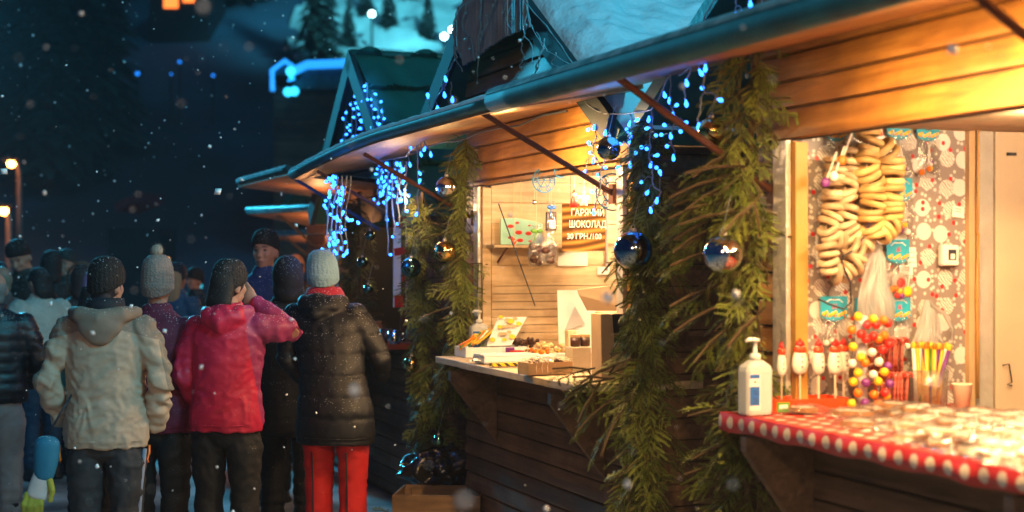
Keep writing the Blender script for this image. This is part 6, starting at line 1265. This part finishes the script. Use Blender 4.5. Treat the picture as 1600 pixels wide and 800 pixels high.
# black long coat
cw, bend = person('person in a long black quilted coat, pale blue hat and red trousers', 524, 8.5, -.28, K('black_coat', (.0045, .006, .011), rough=.55), cloth('red_trousers', (.50, .010, .012), bump=.5, bs=14), H=1.70, hem=.66, hat=('tall', cloth('pale_blue_knit', (.24, .42, .55), bump=1., bs=70)), scarf=cloth('red_scarf', (.42, .015, .05)), hood='down', puffy=.115, width=1.12, lean=.28, side=-.25, skirt=.02, arms={'L': [(-.27, 0, 1.12), (-.21, .12, .98)], 'R': [(.265, .08, 1.13), (.20, .22, 1.02)]}, headyaw=.25, vox=.014, crease=.004)
b = MB()
for x in (.10, -.10): b.tube([(x, -.095, .62), (x, -.078, .45), (x, -.072, .2)], .005, 6)
b.build('zip', M['ink'], cw)
# dark figure behind
person('person in a dark hooded coat standing between the pink jacket and black coat', 452, 9.3, .25, blk, blk2, H=1.68, hem=.62, hat=('hood', blk), puffy=.12, width=1.1, skirt=.02, lean=.1)
# man in blue facing
person('person with black beanie and blue jacket turned towards the camera', 415, 10.6, 2.75, K('royal_blue', (.010, .035, .16)), blk2, H=1.83, hem=.8, hat=('beanie', knit), face=True, headyaw=.15, width=1.1, puffy=.13, collar=True)
# person behind beige man with lavender hat
person('person in a lavender knitted hat mostly hidden by the beige jacket', 143, 9.0, -.5, K('teal_jacket', (.02, .16, .17)), blk2, H=1.55, hem=.8, hat=('tall', cloth('lavender_knit', (.26, .16, .30), bump=1., bs=70)), hair=('long', cloth('dark_hair', (.015, .012, .012)), 1.42), lean=.05)
# fleece
person('person in a cream fleece jacket and dark jeans with black hair', 66, 11.7, .9, cloth('cream_fleece', (.46, .46, .40), bump=1., bs=60, rough=.95), K('navy_jeans', (.010, .025, .055)), H=1.60, hem=.84, hair=('long', cloth('black_hair2', (.008, .008, .009)), 1.48), width=1.15, collar=True, lean=.05, sleeve=1.15)
person('person in dark clothes and black beanie bending the head down', 38, 12.6, 2.6, K('dark_coat', (.012, .016, .016)), blk2, H=1.80, hem=.75, hat=('beanie', knit), face=True, nod=.5, width=1.15, headyaw=.3)
person('person in a black quilted jacket and light grey trousers cut by the photo edge', -8, 9.4, .3, K('black_puffer', (.012, .012, .015), rough=.4), K('grey_trousers', (.30, .29, .28)), H=1.58, hem=.86, hair=('short', cloth('grey_hair', (.20, .19, .17))), puffy=.07, width=1.15)
person('person in a grey padded coat behind the black quilted jacket', 2, 12.2, 1.2, K('grey_padded', (.17, .17, .165)), blk2, H=1.6, hem=.7, hair=('short', cloth('fair_hair', (.25, .2, .14))), puffy=.1)
fur = cloth('fur_trim', (.16, .12, .09), bump=1., bs=50)
fp, bend = person('person with a dark fur trimmed hood behind the lavender hat', 128, 12.0, .5, K('dark_parka', (.025, .010, .014)), blk2, H=1.60, hem=.75, hat=('hood', K('hood_dark', (.03, .014, .016))), width=1.1)
b = MB(); rp = random.Random(8)
for k in range(900):
    a = rp.uniform(0, 2*pi); c = np.array((.105*cos(a), .03, 1.60+.13*sin(a))); d = nrm(np.array((cos(a)*.8, rp.uniform(-.6, .8), sin(a)))+np.array([rp.gauss(0, .3) for _ in range(3)])); s_ = nrm(np.cross(d, (.3, .5, .8)))*.004; b.add([c-s_, c+s_, c+d*rp.uniform(.02, .045)], [(0, 1, 2)])
b.tf(bend); b.build('fur_trim', fur, fp)
person('person in a teal dark coat and dark cap in the far part of the crowd', 104, 14.5, 2.9, K('teal_dark', (.012, .03, .035)), blk2, H=1.72, hem=.75, hat=('beanie', K('cap_teal', (.012, .025, .028))), face=True)
person('person with long fair hair and a bright blue jacket behind the pompom hat', 276, 13.0, -.4, K('bright_blue', (.01, .10, .26)), blk2, H=1.60, hem=.8, hat=('beanie', K('navy_hat', (.012, .02, .04))), hair=('long', cloth('fair_long_hair', (.42, .34, .22)), 1.30))
person('person in a hooded black coat standing far behind the cream fleece', 80, 14.0, .2, blk, blk2, H=1.72, hem=.7, hat=('hood', blk))
person('person in a navy hood at the photo edge behind the grey padded coat', -2, 14.5, .4, K('navy_coat', (.01, .02, .035)), blk2, H=1.62, hem=.7, hat=('hood', K('navy_hood', (.01, .03, .05))))
person('person in a dark jacket seen between the maroon and the pink jackets', 305, 15.5, 2.4, K('dark_jacket_far', (.012, .02, .03)), blk2, H=1.55, hem=.8, hat=('beanie', knit))
person('person in a dark coat behind the blue jacketed man', 462, 12.5, -.3, K('dark_coat_far', (.014, .018, .025)), blk2, H=1.70, hem=.7, hair=('short', M['ink']))
# ---------------- falling snow ----------------
r = np.random.default_rng(12); N_ = 2600; b = MB()
Yv = (r.uniform(1.2**3, 17.**3, N_))**(1/3); Yv[:260] = r.uniform(2.2, 6, 260); X_ = r.uniform(-.42, .36, N_)*Yv; Z_ = H0+r.uniform(-.2, .21, N_)*Yv
base = np.array([(1, 0, 0), (-1, 0, 0), (0, 1, 0), (0, -1, 0), (0, 0, 1), (0, 0, -1)], float); fc = [(0, 2, 4), (2, 1, 4), (1, 3, 4), (3, 0, 4), (2, 0, 5), (1, 2, 5), (3, 1, 5), (0, 3, 5)]
for i in range(N_):
    s, v = sv((X_[i], Yv[i]))
    if v > -.75 and Z_[i] < 3.2 and s < 13: continue
    if Z_[i] < .05: continue
    q = .0060*r.lognormal(0, .45) if i >= 260 else .0022*r.lognormal(0, .3); R_ = np.array(Euler(r.uniform(0, 3, 3)).to_matrix()); b.add((base*q*r.uniform(.7, 1.3, 3)) @ R_.T+np.array((X_[i], Yv[i], Z_[i])), fc)
tag(b.build('falling_snow', mat('snowflake', (.95, .95, .95), .6, var=0), smooth=True), kind='stuff')

# ---------------- night air ----------------
b = MB(); b.box((-0.0, 64, 46.5), (318, 178, 95)); hz_ = bpy.data.materials.new('haze'); hz_.use_nodes = True; t = hz_.node_tree; t.nodes.remove(t.nodes['Principled BSDF'])
v = t.nodes.new('ShaderNodeVolumePrincipled'); v.inputs['Color'].default_value = (.85, .92, 1, 1); v.inputs['Density'].default_value = .0017; t.links.new(v.outputs[0], t.nodes['Material Output'].inputs['Volume'])
tag(b.build('haze', hz_), kind='stuff')
